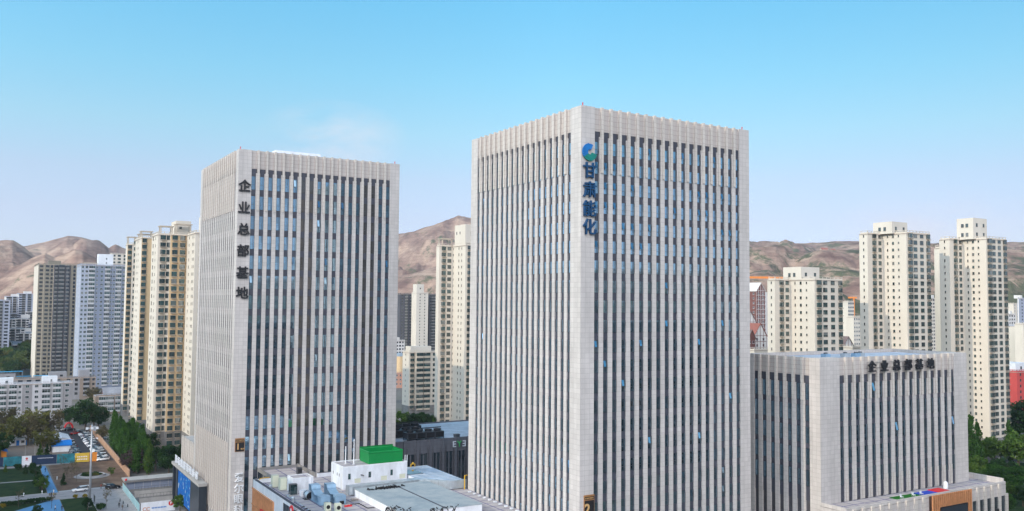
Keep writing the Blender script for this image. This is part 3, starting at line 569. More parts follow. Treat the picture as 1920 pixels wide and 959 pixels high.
for a, b, lb in ((-36.6, 40.0, 'cream outdoor air unit at the bottom edge of the picture, left one'), (-34.9, 38.4, 'cream outdoor air unit at the bottom edge of the picture, right one')):
    o = roofthing('air_unit', lb, 'air conditioner', a, b); q = MB(); q.box(0, 1.2, 0, 1.1, .12, 1.7); q.build('case', M['acbeige'], o)
    q = MB(); q.tube((.6, -.04, .9), (.6, -.005, .9), .42, n=16); q.build('fan_grille', M['blackrub'], o); q = MB(); q.box(.05, .25, 0, 1.1, 0, .12); q.box(.95, 1.15, 0, 1.1, 0, .12); q.build('foot', M['tframe'], o)
for a, b, lb in ((-36.0, 45.0, 'pale blue ducted vent unit on the podium roof, left of the pair'), (-32.7, 44.3, 'pale blue ducted vent unit on the podium roof, right of the pair')):
    o = roofthing('ducted_unit', lb, 'vent unit', a, b)
    q = MB(); q.box(0, 2.2, 0, 2.0, .15, 2.0); q.build('front_box', M['bluemetal'], o)
    q = MB(); q.box(.75, 1.75, -.05, -.005, .15, .85, 1); q.box(.25, 1.95, -.03, -.004, .9, 1.6, 0); q.build('outlet', [M['bluemetal'], M['blackrub']], o)
    q = MB(); q.prism([(2.0, .15), (2.0, 1.95), (4.0, 1.7), (6.0, 2.4), (6.0, .15)], .05, 2.05); q.v = [(v[2], v[0], v[1]) for v in q.v]; q.build('duct_neck', M['bluemetal'], o)
    q = MB(); q.prism([(6.01, .15), (6.01, 2.6), (6.3, 3.3), (8.0, 3.4), (8.0, .15)], .0, 2.1); q.v = [(v[2], v[0], v[1]) for v in q.v]; q.build('hood', M['bluemetal'], o)
    q = MB()
    for x in (.15, 1.9):
        for y in (.2, 1.7): q.box(x, x+.15, y, y+.15, 0, .149)
    q.build('foot', M['tframe'], o)
o = roofthing('elbow_duct', 'shiny round elbow duct with open mouth near the roof edge', 'duct', -37.0, 52.6)
q = MB(); q.tube((.9, 1.3, 1.15), (.9, .6, 1.1), .85, .95, n=18, cap=False); q.tube((.9, .6, 1.1), (1.1, -.3, .9), .95, .85, n=18, cap=False); q.build('bend', M['galv'], o, smooth=True)
q = MB(); q.tube((.9, 1.4, 1.15), (.9, 1.3, 1.15), .6, .85, n=18); q.tube((1.08, -.2, .92), (1.05, -.05, .95), .78, n=18); q.build('mouth', M['blackrub'], o)
q = MB(); q.box(0, 2.0, -.2, 1.4, 0, .25); q.build('stand', M['tframe'], o)
o = roofthing('metal_box', 'light blue metal box right of the elbow duct', 'box', -34.2, 51.0); q = MB(); q.box(0, 1.2, 0, .9, 0, 1.4); q.build('case', M['bluemetal'], o); q = MB(); q.box(-.04, 1.24, -.04, .94, 1.401, 1.45); q.build('lid', M['bluemetal'], o)
for a, b, lb in ((-40.5, 66.8, 'small silver turbine vent behind the cream cabinets'), (-39.8, 52.0, 'small silver turbine vent at the roof edge below the elbow duct')):
    o = roofthing('turbine_vent', lb, 'vent', a, b); q = MB(); q.tube((0, 0, 0), (0, 0, .5), .3, n=10); q.build('neck', M['galv'], o); q = MB(); q.ball((0, 0, .8), .45, 10); q.build('turbine', M['galv'], o)
o = roofthing('equipment_case', 'small red case lying on the podium roof', 'case', -31.6, 41.9); q = MB(); q.box(0, 1.6, 0, .5, 0, .3); q.box(.6, 1.0, .15, .35, .301, .38); q.build('case', M['red'], o)
o = roofthing('dark_unit', 'dark vent unit on the link roof beside the left tower', 'vent unit', -29.8, 80.5, 18.9); q = MB(); q.box(0, 1.2, 0, 1.2, .1, 1.7); q.build('case', M['tframe'], o); q = MB(); q.box(.15, 1.05, -.04, -.005, .4, 1.4); q.build('grille', M['blackrub'], o)
for pts, r_, mt, lb in (([(-39.5, 30, 0), (-39.5, 30, .3), (-39.5, 58, .3), (-38.6, 58, .3)], .11, 'galv', 'thin silver pipe running along the left roof edge'), ([(-33, 64.5, .25), (-27.2, 64.5, .25), (-27.2, 56, .25)], .1, 'steel', 'grey pipe between the stair hut and the plant room'), ([(-30, 43, .2), (-28, 43, .2), (-28, 38, .2), (-26.5, 38, .2)], .09, 'blackrub', 'black hose on the roof between the red case and the platform'), ([(-36, 70, .25), (-30, 70, .25), (-30, 74.5, .25)], .12, 'galv', 'silver pipe on the far roof strip behind the stair hut')):
    o = roofthing('roof_pipe', lb, 'pipe', 0, 0); q = MB(); q.path(pts, r_, n=6); q.build('pipe', M[mt], o)
    q = MB()
    for p_ in pts: q.box(p_[0]-.2, p_[0]+.2, p_[1]-.12, p_[1]+.12, 0, max(.05, p_[2]-r_))
    q.build('bracket', M['conc'], o)
# skylight platform and ducts
o = roofthing('skylight_platform', 'raised blue grey roof platform with white sides in front of the plant room', 'platform', -26, 24)
q = MB(); q.box(0, 18, 0, 26.8, 0, 1.6); q.build('side_wall', M['white'], o); q = MB(); q.box(-.12, 18.12, -.12, 26.9, 1.605, 1.75); q.build('membrane', M['membrane'], o)
q = MB(); q.box(9.2, 9.5, -.1, 26.8, 1.755, 1.83); q.build('seam', M['roofdark'], o)
o = roofthing('roof_duct', 'long galvanised duct bending round the raised roof platform', 'duct', -27, 51.5)
q = MB(); q.prism([(0, 0), (17.3, 0), (18.6, -.6), (22.3, -4.6), (23.2, -5.2), (27.2, -5.3), (27.2, -4.75), (23.3, -4.65), (18.6, .7), (17.6, 1.2), (17.6, 2.4), (0, 2.4)], .15, 2.05); q.build('duct_run', M['galv'], o)
q = MB()
for x in (1, 6, 11, 16): q.box(x, x+.25, .2, 2.2, 0, .149)
q.build('support', M['tframe'], o)
q = MB()
for x in (.02, 2.6, 5.2, 7.8, 10.4, 13, 15.6): q.box(x, x+.08, -.05, 2.45, .13, 2.1)
q.build('flange', M['galv'], o)
o = roofthing('ribbed_roof', 'ribbed pale metal roof deck behind the duct end, left of the central tower', 'roof deck', -8.8, 46.5)
q = MB(); q.prism([(-.5, 7.4), (.2, 6.2), (4.9, .75), (9.0, .6), (9.3, 22), (-.5, 22)], 0, 1.78); q.build('deck', M['roofwhite'], o)
q = MB(); q.box(-.3, 3.8, 12.5, 17.5, 1.785, 1.9); q.build('skylight', M['dglass'], o)
q = MB()
for i in range(14):
    y_ = 1.2+i*1.5; x_ = max(-.4, 4.9-(y_-.9)*.86) if y_ < 7.4 else (-.4 if y_ < 11.5 or y_ > 18 else 4.0)
    q.box(x_, 9.0, y_, y_+.18, 1.785, 1.9)
q.build('rib', M['bluemetal'], o)
o = roofthing('yellow_rail', 'yellow pipe rail at the foot of the central tower', 'rail', -.75, 45.35); q = MB(); q.path([(0, 0, 0), (0, 0, 3.2), (.9, .3, 3.2)], .13); q.build('pipe', M['yellow_pipe'], o)
o = roofthing('yellow_valve', 'small yellow pipe fitting on the ribbed roof deck', 'pipe', -4.4, 67.6, 20.6); q = MB(); q.path([(0, 0, 0), (0, 0, .8), (1.1, 0, .8), (1.1, 0, 0)], .13); q.build('pipe', M['yellow_pipe'], o); q = MB(); q.ball((.55, 0, 1.0), .28, 8); q.build('valve_wheel', M['yellow_pipe'], o)
o = roofthing('yellow_bracket', 'yellow bent pipe at the far left corner of the podium roof', 'pipe', -41.3, 73.8, 19.85); q = MB(); q.path([(0, 0, 0), (.3, 0, .35), (2.6, .5, .35)], .1); q.build('pipe', M['yellow_pipe'], o)
o = roofthing('cable_heap', 'tangle of black cables along the near edge of the roof platform', 'cables', -26.5, 24)
for k in range(26):
    q = MB(); x = rnd.uniform(-.4, 1.4)+(k % 2)*rnd.uniform(0, 12); y = rnd.uniform(-.5, 6) if k % 2 == 0 else rnd.uniform(-.8, .8); z = 0
    pts = []
    for j in range(7): pts.append((x, y, .1+1.9*abs(math.sin(j*.9+k)))); x += rnd.uniform(-.5, .9); y += rnd.uniform(-.5, .6)
    q.path(pts, .09, n=5); q.build('cable', M['blackrub'], o)
o = roofthing('tarp_heap', 'heap of black rubber matting on the raised roof platform', 'heap', -21.5, 47, 20.56)
q = MB()
for k in range(60):
    x, y = rnd.gauss(1.8, 1.5), rnd.gauss(.6, .35); s = rnd.uniform(.2, .5); c = Matrix.Translation((x, y, rnd.uniform(0, .25))) @ Matrix.Rotation(rnd.uniform(0, 3), 4, Vector((rnd.random(), rnd.random(), 1)).normalized())
    b_ = MB(); b_.box(-s, s, -s*.7, s*.7, -.05, .08); q.add(b_, c)
q.build('matting', M['blackrub'], o)
o = roofthing('debris_pile', 'small pile of boards and rubble by the platform corner', 'debris', -28.5, 47)
q = MB()
for k in range(14):
    b_ = MB(); b_.box(-.5, .5, -.1, .1, 0, .08); q.add(b_, Matrix.Translation((rnd.uniform(0, 2), rnd.uniform(-1, 1), rnd.uniform(0, .3))) @ Matrix.Rotation(rnd.uniform(0, 3), 4, 'Z'))
q.build('board', M['rubble'], o)
for i in range(11):
    o = roofthing('roof_lamp', 'small white lamp box in the row along the foot of the central tower', 'lamp', -1.5, 41.5-i*2.35, 18.8, 'small white lamp boxes along the tower foot')
    q = MB(); q.box(-.35, .35, -.2, .2, .1, .4); q.tube((0, 0, 0), (0, 0, .1), .1, n=6); q.build('case', M['white'], o)

# ---------------------------------------------------------------- dark clinic building behind, with its cooling towers
PE = W(2.2, 97)
eye = thing('clinic_building', 'dark grey clinic building with EYE sign between the two towers', 'building', PE)
q = MB(); q.box(0, 62, .3, 34, 0, 21.6); q.build('wall', M['eyewall'], eye); q = MB(); q.box(.4, 61.6, .7, 33.6, 21.605, 21.7); q.build('roof', M['roofwhite'], eye)
q = MB(); q.box(0, 62, 0, .29, 18.2, 22.2); q.box(0, .3, .3, 34, 21.61, 22.1); q.box(.31, 62, 33.7, 34, 21.61, 22.1); q.build('parapet', M['eyewall'], eye)
for i in range(14):
    x = .6+i*4.2
    q = MB(); q.box(x-.35, x+.35, -.35, -.005, 0, 22.3); q.build('fin', M['eyewall'], eye)
    q = MB(); q.box(x+.9, x+1.0, -.18, .295, 0, 20); q.box(x+3.2, x+3.3, -.18, .295, 0, 20); q.build('thin_fin', M['eyewall'], eye)
    for dx in (1.05, 2.35):
        q = MB(); q.box(x+dx, x+dx+.8, .2, .29, 4, 18.1, 1)
        for zz in (8.6, 13.3): q.box(x+dx, x+dx+.8, .14, .199, zz, zz+.15, 0)
        q.build('window', [M['tframe'], M['dglass']], eye)
for s, x, mir, mat in (('E', 21.2, 0, 'led_letter'), ('Y', 22.9, 0, 'bright_green'), ('E', 24.6, 1, 'led_letter'), ('爱', 27.6, 0, 'led_letter')):
    glyph(s, 2.5 if s != '爱' else 2.2, M[mat], eye, (x-.3, -.5, 20.2), ext=.1, bold=.012, mirror=bool(mir))
def cooling(a, b, n, L, D, lb):
    o = placed('cooling_tower', lb, 'cooling tower', PE, a, b, 21.7)
    q = MB(); q.box(0, L, 0, D, .5, 2.3); q.build('case', M['tframe'], o)
    for i in range(n):
        q = MB(); q.box(i*L/n+.2, (i+1)*L/n-.2, -.05, -.005, .6, 2.1); q.build('louvre', M['blackrub'], o)
        q = MB(); q.tube(((i+.5)*L/n, D/2, 2.3), ((i+.5)*L/n, D/2, 2.9), D*.3, D*.36, n=14, cap=False); q.tube(((i+.5)*L/n, D/2, 2.32), ((i+.5)*L/n, D/2, 2.5), D*.28, n=10); q.build('fan_stack', M['tframe'], o)
    q = MB()
    for i in range(n+1):
        for y in (.2, D-.4): q.box(min(i*L/n, L-.2), min(i*L/n, L-.2)+.2, y, y+.2, 0, .499)
    q.build('leg', M['tframe'], o)
    q = MB(); q.path([(.3, D*.5, 2.9), (.3, D*.5, 3.3), (L-.3, D*.5, 3.3)], .16); q.build('header_pipe', M['blackrub'], o)
cooling(7, 2.6, 4, 12, 3.4, 'long dark cooling tower with four bays nearest the roof edge of the clinic')
cooling(2, 9, 4, 13, 4, 'dark cooling tower in the second row on the clinic roof')
cooling(4, 16.5, 5, 14, 4, 'dark cooling tower in the back row on the clinic roof')
for i, (x, y) in enumerate(((23, 3.0), (29.5, 2.2))):
    o = placed('roof_hatch', ['dark low hatch on the pale clinic roof, left one', 'dark low hatch on the pale clinic roof beside the central tower'][i], 'hatch', PE, x, y, 21.7); q = MB(); q.box(0, 1.6, 0, 1.2, 0, .8); q.box(-.1, 1.7, -.1, 1.3, .801, .9); q.build('case', M['tframe'], o)
for i, (x, y) in enumerate(((3, 26), (6.5, 24.5), (12, 30))):
    o = placed('roof_lamp_post', ['slim lamp post on the clinic roof nearest the left tower', 'slim lamp post in the middle behind the cooling towers', 'slim lamp post farthest right behind the cooling towers'][i], 'lamp post', PE, x, y, 21.7); q = MB(); q.tube((0, 0, 0), (0, 0, 4.2), .08, n=6); q.build('pole', M['steel'], o); q = MB(); q.box(-.5, .5, -.15, .15, 4.2, 4.35); q.build('lamp_head', M['white'], o)
# ---------------------------------------------------------------- apartment buildings
def flat_window(w_, h_, kind='plain'):
    """one apartment window: mats 0 frame, 1 glass, 2 ledge"""
    mb = MB(); f = .07; x0, x1 = -w_/2, w_/2
    if kind == 'bay':
        mb.box(x0, x1, -.55, -.004, -.30, -.08, 2); mb.box(x0-.05, x1+.05, -.6, -.004, h_+.02, h_+.14, 2)
        mb.box(x0+.04, x1-.04, -.5, -.004, -.078, h_+.018, 1)
        for a in (x0, x0+w_*.36, x1-f): mb.box(a, a+f, -.54, -.505, -.07, h_+.01, 0)
        mb.box(x0, x1, -.54, -.505, h_*.3, h_*.3+f, 0)
        mb.box(x0+w_*.2, x1+.45, -.75, -.05, -.62, -.52, 2)
        for i in range(3): mb.box(x0+w_*.2+.02, x1+.43, -.75, -.72, -.5+i*.13, -.46+i*.13, 0)
    elif kind == 'balcony':
        mb.box(x0, x1, -.9, -.004, -1.0, -.02, 2); mb.box(x0+.04, x1-.04, -.84, -.004, -.018, h_, 1); mb.box(x0, x1, -.9, -.004, h_+.003, h_+.22, 2)
        n = max(2, int(w_/1.0))
        for i in range(n+1): a = x0+(w_-f)*i/n; mb.box(a, a+f, -.88, -.845, -.01, h_, 0)
        mb.box(x0, x1, -.88, -.845, h_*.62, h_*.62+f, 0)
    else:
        mb.quad([(x0, -.02, 0), (x1, -.02, 0), (x1, -.02, h_), (x0, -.02, h_)], 1)
        for a, b, c, d in ((x0, x1, 0, f), (x0, x1, h_-f, h_), (x0, x0+f, f, h_-f), (x1-f, x1, f, h_-f)): mb.box(a, b, -.07, -.004, c, d, 0)
        if w_ > .9: mb.box(-f/2, f/2, -.06, -.021, f, h_-f, 0)
        mb.box(x0-.08, x1+.08, -.14, -.004, -.1, -.005, 2)
    return mb
_wc = {}
def wmesh(w_, h_, kind, mats, key):
    k_ = (round(w_, 2), round(h_, 2), kind, key)
    if k_ not in _wc: b_ = flat_window(w_, h_, kind); _wc[k_] = (b_, b_.mesh('window', mats, uv=False))
    return _wc[k_]
WM = {'cream': ['aframe', 'aglass', 'ledge'], 'white': ['wframe', 'aglass', 'oldwhite'], 'dark': ['aframe', 'dglass', 'conc_dark'], 'old': ['aframe', 'dglass', 'oldgrey'], 'hosp': ['wframe', 'aglass', 'conc']}
def apartment(name, label, cat, start, segs, ztop, fl, walls, depth, wset='cream', base=0.0, fmin=1, group=None, rz=RZ, rail='rail', crown=(), boxes=(), cap=None, dark_base=None, nwin=100, band=None):
    """segs: (axis, far column or length, wall material index, [(fraction, width, height, kind, sill)]);  axis 'L' comes towards the camera, 'R' runs to the right"""
    root = thing(name, label, cat, Vector((start.x, start.y, 0)), rz, group)
    ux = Vector((math.cos(rz), math.sin(rz), 0)); uy = Vector((-math.sin(rz), math.cos(rz), 0))
    pts = [Vector((0, 0, 0))]; faces = []
    for ax, tgt, wi, wl in segs:
        p = pts[-1]
        if isinstance(tgt, tuple): ln = tgt[0]
        else:
            wp = start+ux*p.x+uy*p.y; h = hit(tgt, wp, ux if ax == 'L' else uy); d = Vector((h.x-wp.x, h.y-wp.y, 0)); ln = abs(d.dot(uy if ax == 'L' else ux))
        q = p+(Vector((0, -ln, 0)) if ax == 'L' else Vector((ln, 0, 0))); pts.append(q); faces.append((ax, p, ln, wi, wl))
    e = pts[-1]; back = max(0, e.y)+(depth if segs[0][0] == 'R' else .3)
    poly = [(p.x, p.y) for p in pts]+[(e.x, back), (0, back)]
    mi = [f[3] for f in faces]+[0]*3
    if back <= 0.01: back = .5
    n = len(poly); q = MB(); i0 = 0
    q.v += [(p[0], p[1], base) for p in poly]+[(p[0], p[1], ztop) for p in poly]
    for k_ in range(n): j = (k_+1) % n; q.f.append((k_, j, n+j, n+k_)); q.m.append(mi[k_])
    q.build('wall', [M[x] for x in walls], root)
    q = MB(); q.v += [(p[0], p[1], ztop) for p in poly]; q.f.append(tuple(range(n))); q.m.append(0); q.build('roof', M['roofgrey'], root)
    if dark_base:
        q = MB()
        for (ax, p, ln, wi, wl) in faces:
            if ax == 'R': q.box(p.x-.02, p.x+ln+.02, p.y-.12, p.y-.004, base, dark_base)
            else: q.box(p.x-.12, p.x-.004, p.y-ln-.02, p.y+.02, base, dark_base)
        q.build('ground_floor', M['conc_dark'], root)
    if band:
        q = MB()
        z = ztop-fl
        while z > base+fl:
            for (ax, p, ln, wi, wl) in faces:
                if ax == 'R': q.box(p.x, p.x+ln, p.y-.10, p.y-.004, z-.25, z)
            z -= fl
        q.build('floor_band', M[band], root)
    # parapet with posts and rail round the roof
    q = MB()
    for (ax, p, ln, wi, wl) in faces:
        k_ = max(1, int(ln/2.2))
        def bx(u0, u1, z0, z1, t0=.06, t1=.28):
            if ax == 'R': q.box(p.x+u0, p.x+u1, p.y+t0, p.y+t1, z0, z1)
            else: q.box(p.x+t0, p.x+t1, p.y-u1, p.y-u0, z0, z1)
        bx(.3, ln, ztop+.003, ztop+.5); bx(.3, ln, ztop+1.0, ztop+1.15, .02, .32)
        for i in range(k_+1): u = .32+(ln-.6)*i/k_; bx(u, u+.22, ztop+.503, ztop+.997, .08, .26)
    q.build('roof_parapet', M[walls[0]], root)
    q = MB()
    for (ax, p, ln, wi, wl) in faces:
        if ax == 'R': q.box(p.x-.1, p.x+ln+.1, p.y-.25, p.y-.003, ztop-.35, ztop-.1)
        else: q.box(p.x-.25, p.x-.003, p.y-ln+.1, p.y+.1, ztop-.35, ztop-.1)
    q.build('cornice', M[rail], root)
    mats = [M[x] for x in WM[wset]]
    nf = int((ztop-base)/fl); cnt = 0; rest = MB()
    for f_ in range(nf, fmin-1, -1):
        z0 = ztop-(nf-f_+1)*fl
        for ax, p, ln, wi, wl in faces:
            for fr, w_, h_, kind, sill in wl:
                u = fr*ln; rzw = 0 if ax == 'R' else -math.pi/2
                loc = Vector((p.x+u, p.y, z0+sill)) if ax == 'R' else Vector((p.x, p.y-u, z0+sill))
                b_, me = wmesh(w_, h_, kind, mats, wset)
                if cnt < nwin: link('window', me, root, loc, rzw); cnt += 1
                else: rest.add(b_, Matrix.Translation(loc) @ Matrix.Rotation(rzw, 4, 'Z'))
    if rest.v: o = rest.build('window_rows', mats, root, uv=False); o['kind'] = 'stuff'
    for nm, x0, x1, y0, y1, z0, z1, mat, wins in boxes:
        q = MB(); q.box(x0, x1, y0, y1, ztop+z0, ztop+z1); o = q.build(nm, M[mat], root)
        for ax, fr, zz, w_, h_ in wins:
            b_, me = wmesh(w_, h_, 'plain', mats, wset)
            link('window', me, o, (x0+(x1-x0)*fr, y0, ztop+zz) if ax == 'R' else (x0, y1-(y1-y0)*fr, ztop+zz), 0 if ax == 'R' else -math.pi/2)
    for (x0, x1, y0, y1, h) in crown:      # open concrete frames on the roof
        q = MB()
        for x in (x0, x1-.4):
            for y in (y0, y1-.4): q.box(x, x+.4, y, y+.4, ztop, ztop+h)
        q.box(x0-.4, x1+.4, y0-.4, y0+.35, ztop+h+.003, ztop+h+.4); q.box(x0-.4, x1+.4, y1-.35, y1+.4, ztop+h+.003, ztop+h+.4)
        k_ = max(2, int((x1-x0)/1.2))
        for i in range(k_+1): xx = x0+(x1-x0-.2)*i/k_; q.box(xx, xx+.2, y0+.352, y1-.352, ztop+h+.05, ztop+h+.35)
        q.build('roof_frame', M['ledge'], root)
    return root
def P_(x, Y): p = at(x, 560, Y); return Vector((p.x, p.y, 0))
def zat(x, y, Y): return at(x, y, Y).z
SMALL = [(.22, .55, 1.1, 'plain', 1.1), (.45, .9, 1.2, 'plain', 1.0), (.68, .6, .9, 'plain', 1.2)]
PAIR = [(.28, 2.1, 1.75, 'bay', .95), (.75, 1.9, 1.75, 'plain', .9)]
ROW4 = [(.14, 2.5, 1.75, 'bay', .95), (.37, 2.5, 1.75, 'plain', .95), (.64, 2.3, 1.75, 'plain', .95), (.90, 2.0, 1.75, 'bay', .95)]
for lab, Y, cols, ytop, roofbox in (
  ('cream apartment tower, shortest and leftmost of the three behind the low office block', 345, (1440, 1453, 1481, 1527.6, 1580), 523, (8.5, 19.3, -9.6, -.4, 0, 5.2)),
  ('cream apartment tower, middle one of the three behind the low office block', 358, (1613.5, 1628, 1656, 1701, 1745.5), 435, (8, 18.3, -9.6, -.6, 0, 5.0)),
  ('cream apartment tower, tallest and rightmost with a two-storey roof house', 372, (1764, 1782, 1806.5, 1851, 1889), 446, (7.8, 18, -10.5, -3, 0, 9.2))):
    st = P_(cols[0], Y+9); px_fl = {345: 14.0, 358: 12.9, 372: 12.05}[Y]
    zt = zat(cols[3], ytop, Y)-.3
    x0, x1, y0, y1, z0, z1 = roofbox
    w2 = [('L', .35, 1.2, 1.2, 1.6), ('L', .62, 1.2, 1.2, 1.6), ('R', .25, 1.4, 1.2, 1.5), ('R', .75, 1.4, 1.2, 1.5)]
    if z1 > 7: w2 += [(a, b, c+4, d, e) for a, b, c, d, e in w2]
    apartment('apartment_tower', lab, 'apartment building', st, [('L', cols[1], 1, [(.5, .5, 1.1, 'plain', 1.1)]), ('R', cols[2], 0, [(.42, 2.0, 1.75, 'bay', .95), (.82, 1.9, 1.75, 'plain', .95)]), ('L', cols[3], 1, SMALL), ('R', cols[4], 0, ROW4)],
      zt, px_fl*Y/1642, ['cream', 'cream2'], 8, 'cream', crown=(), boxes=[('roof_house', x0, x1, y0, y1, z0, z1, 'cream2', w2)], dark_base=7, nwin=100)
st = P_(1754, 420); apartment('apartment_tower', 'sliver of cream apartment block squeezed behind the tallest right tower', 'apartment building', st, [('L', (12,), 1, [(.4, .5, 1.1, 'plain', 1.1)]), ('R', (10,), 0, [])], zat(1754, 464, 415), 3, ['cream', 'cream2'], 10, 'cream')
# left group: three cream towers one behind the other
st = P_(281.5, 372)
apartment('apartment_tower', 'cream apartment tower beside the left grey tower, nearest of its row', 'apartment building', st,
  [('L', 293, 1, [(.25, 1.3, 1.6, 'plain', .9), (.62, .6, 1.1, 'plain', 1)]), ('R', 315.5, 0, [(.42, 2.1, 1.7, 'bay', .95), (.86, 1.2, 1.9, 'plain', .8)]), ('L', (1.2,), 1, []), ('R', 347.5, 2, [(.27, 2.1, 1.75, 'bay', .95), (.74, 2.1, 1.75, 'bay', .95)]), ('L', 363, 1, [(.3, .6, 1.2, 'plain', 1), (.72, .6, 1.2, 'plain', 1), (.86, .6, 1.2, 'plain', 1)]), ('R', (12,), 0, [(.2, 1.7, 1.7, 'bay', .95), (.6, 2, 1.7, 'bay', .95)])],
  zat(316, 440, 360), 3.0, ['cream', 'cream2', 'ochre'], 6, 'cream', crown=((1.2, 6, -13, -9, 3.4), (7, 13, -15, -11, 4.4)), boxes=[('roof_house', 14.2, 23, -30, -24, 0, 7.0, 'cream2', [('R', .5, 2.5, 1.2, 1.8)]), ('roof_house', 8, 14, -9, 2, 0, 6.5, 'cream', [('R', .3, 3, 1, 1)])], dark_base=9)
st = P_(249, 435)
apartment('apartment_tower', 'cream apartment tower in the left row, second behind the nearest one', 'apartment building', st,
  [('L', 262.5, 1, [(.12, 1.3, 1.6, 'bay', .9), (.4, .6, 1.1, 'plain', 1), (.6, .6, 1.1, 'plain', 1)]), ('R', 273, 2, [(.5, 2.0, 1.8, 'bay', .95)]), ('R', (9,), 2, [(.6, 1.6, 1.7, 'plain', .9)])],
  zat(266, 447, 418), 3.0, ['cream', 'cream2', 'ochre'], 6, 'cream', crown=((1, 6, -14, -10, 3.6), (1, 7, -8, -3, 2.6)), dark_base=6)
st = P_(233, 480)
apartment('apartment_tower', 'cream apartment tower farthest back in the left row', 'apartment building', st,
  [('L', 236, 1, []), ('R', 245, 2, [(.5, 2.0, 1.8, 'bay', .95)]), ('L', (2,), 1, []), ('R', (12,), 0, [(.3, 1.4, 1.5, 'plain', .95)])],
  zat(240, 458, 470), 3.0, ['cream', 'cream2', 'ochre'], 8, 'cream', crown=((.6, 4.5, -3.5, 1, 4.2),), dark_base=6)
# middle gap
st = P_(817.5, 428)
apartment('apartment_tower', 'cream apartment tower between the two grey towers with a tall roof house', 'apartment building', st,
  [('L', 822.5, 1, []), ('R', 847.5, 0, [(.33, 2.1, 1.8, 'bay', .95), (.76, 2.0, 1.8, 'plain', .95)]), ('L', 872, 1, [(.08, .5, 1.0, 'plain', 1.2), (.5, .6, 1.3, 'plain', 1), (.72, .5, 1.2, 'plain', 1)]), ('R', (9,), 0, [(.22, 1.9, 1.8, 'bay', .95), (.7, 1.9, 1.8, 'bay', .95)])],
  zat(835, 461, 424), 3.0, ['cream', 'cream2', 'ochre'], 8, 'cream', crown=((1.5, 7, -3, 1, 3.4),), boxes=[('roof_house', 7.3, 16, -16, -5, 0, 10, 'cream2', [('L', .2, 5.5, .8, 1.3), ('L', .5, 5.5, .8, 1.3), ('R', .4, 5.5, 1.3, 1.2)])], dark_base=5)
st = P_(757, 505)
apartment('apartment_block', 'mid-rise cream block with dark balconies in the gap between the two grey towers', 'apartment building', st,
  [('L', 769, 1, [(.45, .5, 1.1, 'plain', 1)]), ('R', 780, 0, [(.5, 2.3, 1.6, 'bay', .9)]), ('L', (1.5,), 1, []), ('R', 808, 0, [(.25, 3.9, 1.7, 'balcony', 1.0), (.75, 3.9, 1.7, 'balcony', 1.0)]), ('R', (10,), 0, [(.3, 2.5, 1.6, 'plain', .9)])],
  zat(790, 661, 500), 2.95, ['cream', 'cream2'], 8, 'cream', boxes=[('roof_house', 3, 16, -4, 3, 0, 3, 'cream2', [])], dark_base=4)
for lab, x0, x1, Y, yt, wall in (('dark slab block far behind the mid-rise one, between the grey towers', 747, 780, 900, 552, 'darkgrey'), ('pale lift tower block with roof house far behind in the middle gap', 778, 803, 890, 550, 'cream2'), ('dark ribbed block far behind, right of the pale lift tower', 802, 822, 905, 553, 'darkgrey')):
    st = P_(x0-6, Y)
    apartment('far_block', lab, 'apartment building', st, [('L', x0+3, 0, []), ('R', x1, 0, [(.15, 1.6, 1.5, 'plain', .9), (.4, 3.0, 1.6, 'balcony', 1.0), (.7, 2.8, 1.6, 'balcony', 1.0), (.92, 1.2, 1.5, 'plain', .9)] if wall == 'darkgrey' else [(.3, .9, 1.3, 'plain', .9), (.7, .9, 1.3, 'plain', .9)])],
      zat((x0+x1)/2, yt, Y), 3.0, [wall], 14, 'dark' if wall == 'darkgrey' else 'cream', boxes=[('roof_house', 4, 12, -3, 6, 0, 9, 'cream2', [('R', .5, 4, 1.2, 1.4)])] if wall == 'cream2' else [], nwin=60)
st = P_(738, 640); apartment('brick_block', 'pinkish brick block low in the narrow gap beside the left grey tower', 'apartment building', st, [('L', 741, 0, []), ('R', 768, 0, [(.2, 1.2, 1.3, 'plain', .9), (.45, 1.2, 1.3, 'plain', .9), (.7, 1.2, 1.3, 'plain', .9)])], zat(750, 700, 640), 3.1, ['pinkwall'], 12, 'hosp', nwin=30)
o = thing('storage_silo', 'round tan storage drum in the narrow gap beside the left grey tower', 'silo', P_(751, 690), 0); q = MB(); q.tube((0, 0, 0), (0, 0, zat(750, 668, 690)), 4.5, n=20); q.build('drum', M['ochre'], o, smooth=False); q = MB(); q.tube((0, 0, zat(750, 668, 690)), (0, 0, zat(750, 662, 690)), 4.6, 1.5, n=20); q.build('cap', M['galv'], o)
# left background pair
st = P_(62, 712)
apartment('apartment_tower', 'beige and dark grey high-rise slab standing left of the blue-white tower', 'apartment building', st,
  [('L', 70, 3, []), ('R', 80.5, 0, [(.55, 2.2, 1.4, 'plain', .95)]), ('L', (2.0,), 3, []), ('R', 99, 0, [(.35, 2.3, 1.4, 'plain', .95), (.8, 1.5, 2.0, 'plain', .6)]), ('L', (1.6,), 3, []), ('R', 131, 1, [(.14, 1.8, 1.5, 'balcony', 1.0), (.46, 3.6, 1.7, 'balcony', 1.05), (.82, 2.2, 1.5, 'balcony', 1.0)]), ('R', (9,), 2, [(.28, 1.5, 2.0, 'plain', .6), (.7, 2.4, 1.5, 'plain', .95)])],
  zat(100, 500, 700), 3.0, ['beige', 'darkgrey', 'beige', 'cream2'], 14, 'dark', boxes=[('roof_house', 10, 19, -4, 6, 0, 5.2, 'beige', [])])
st = P_(142, 634)
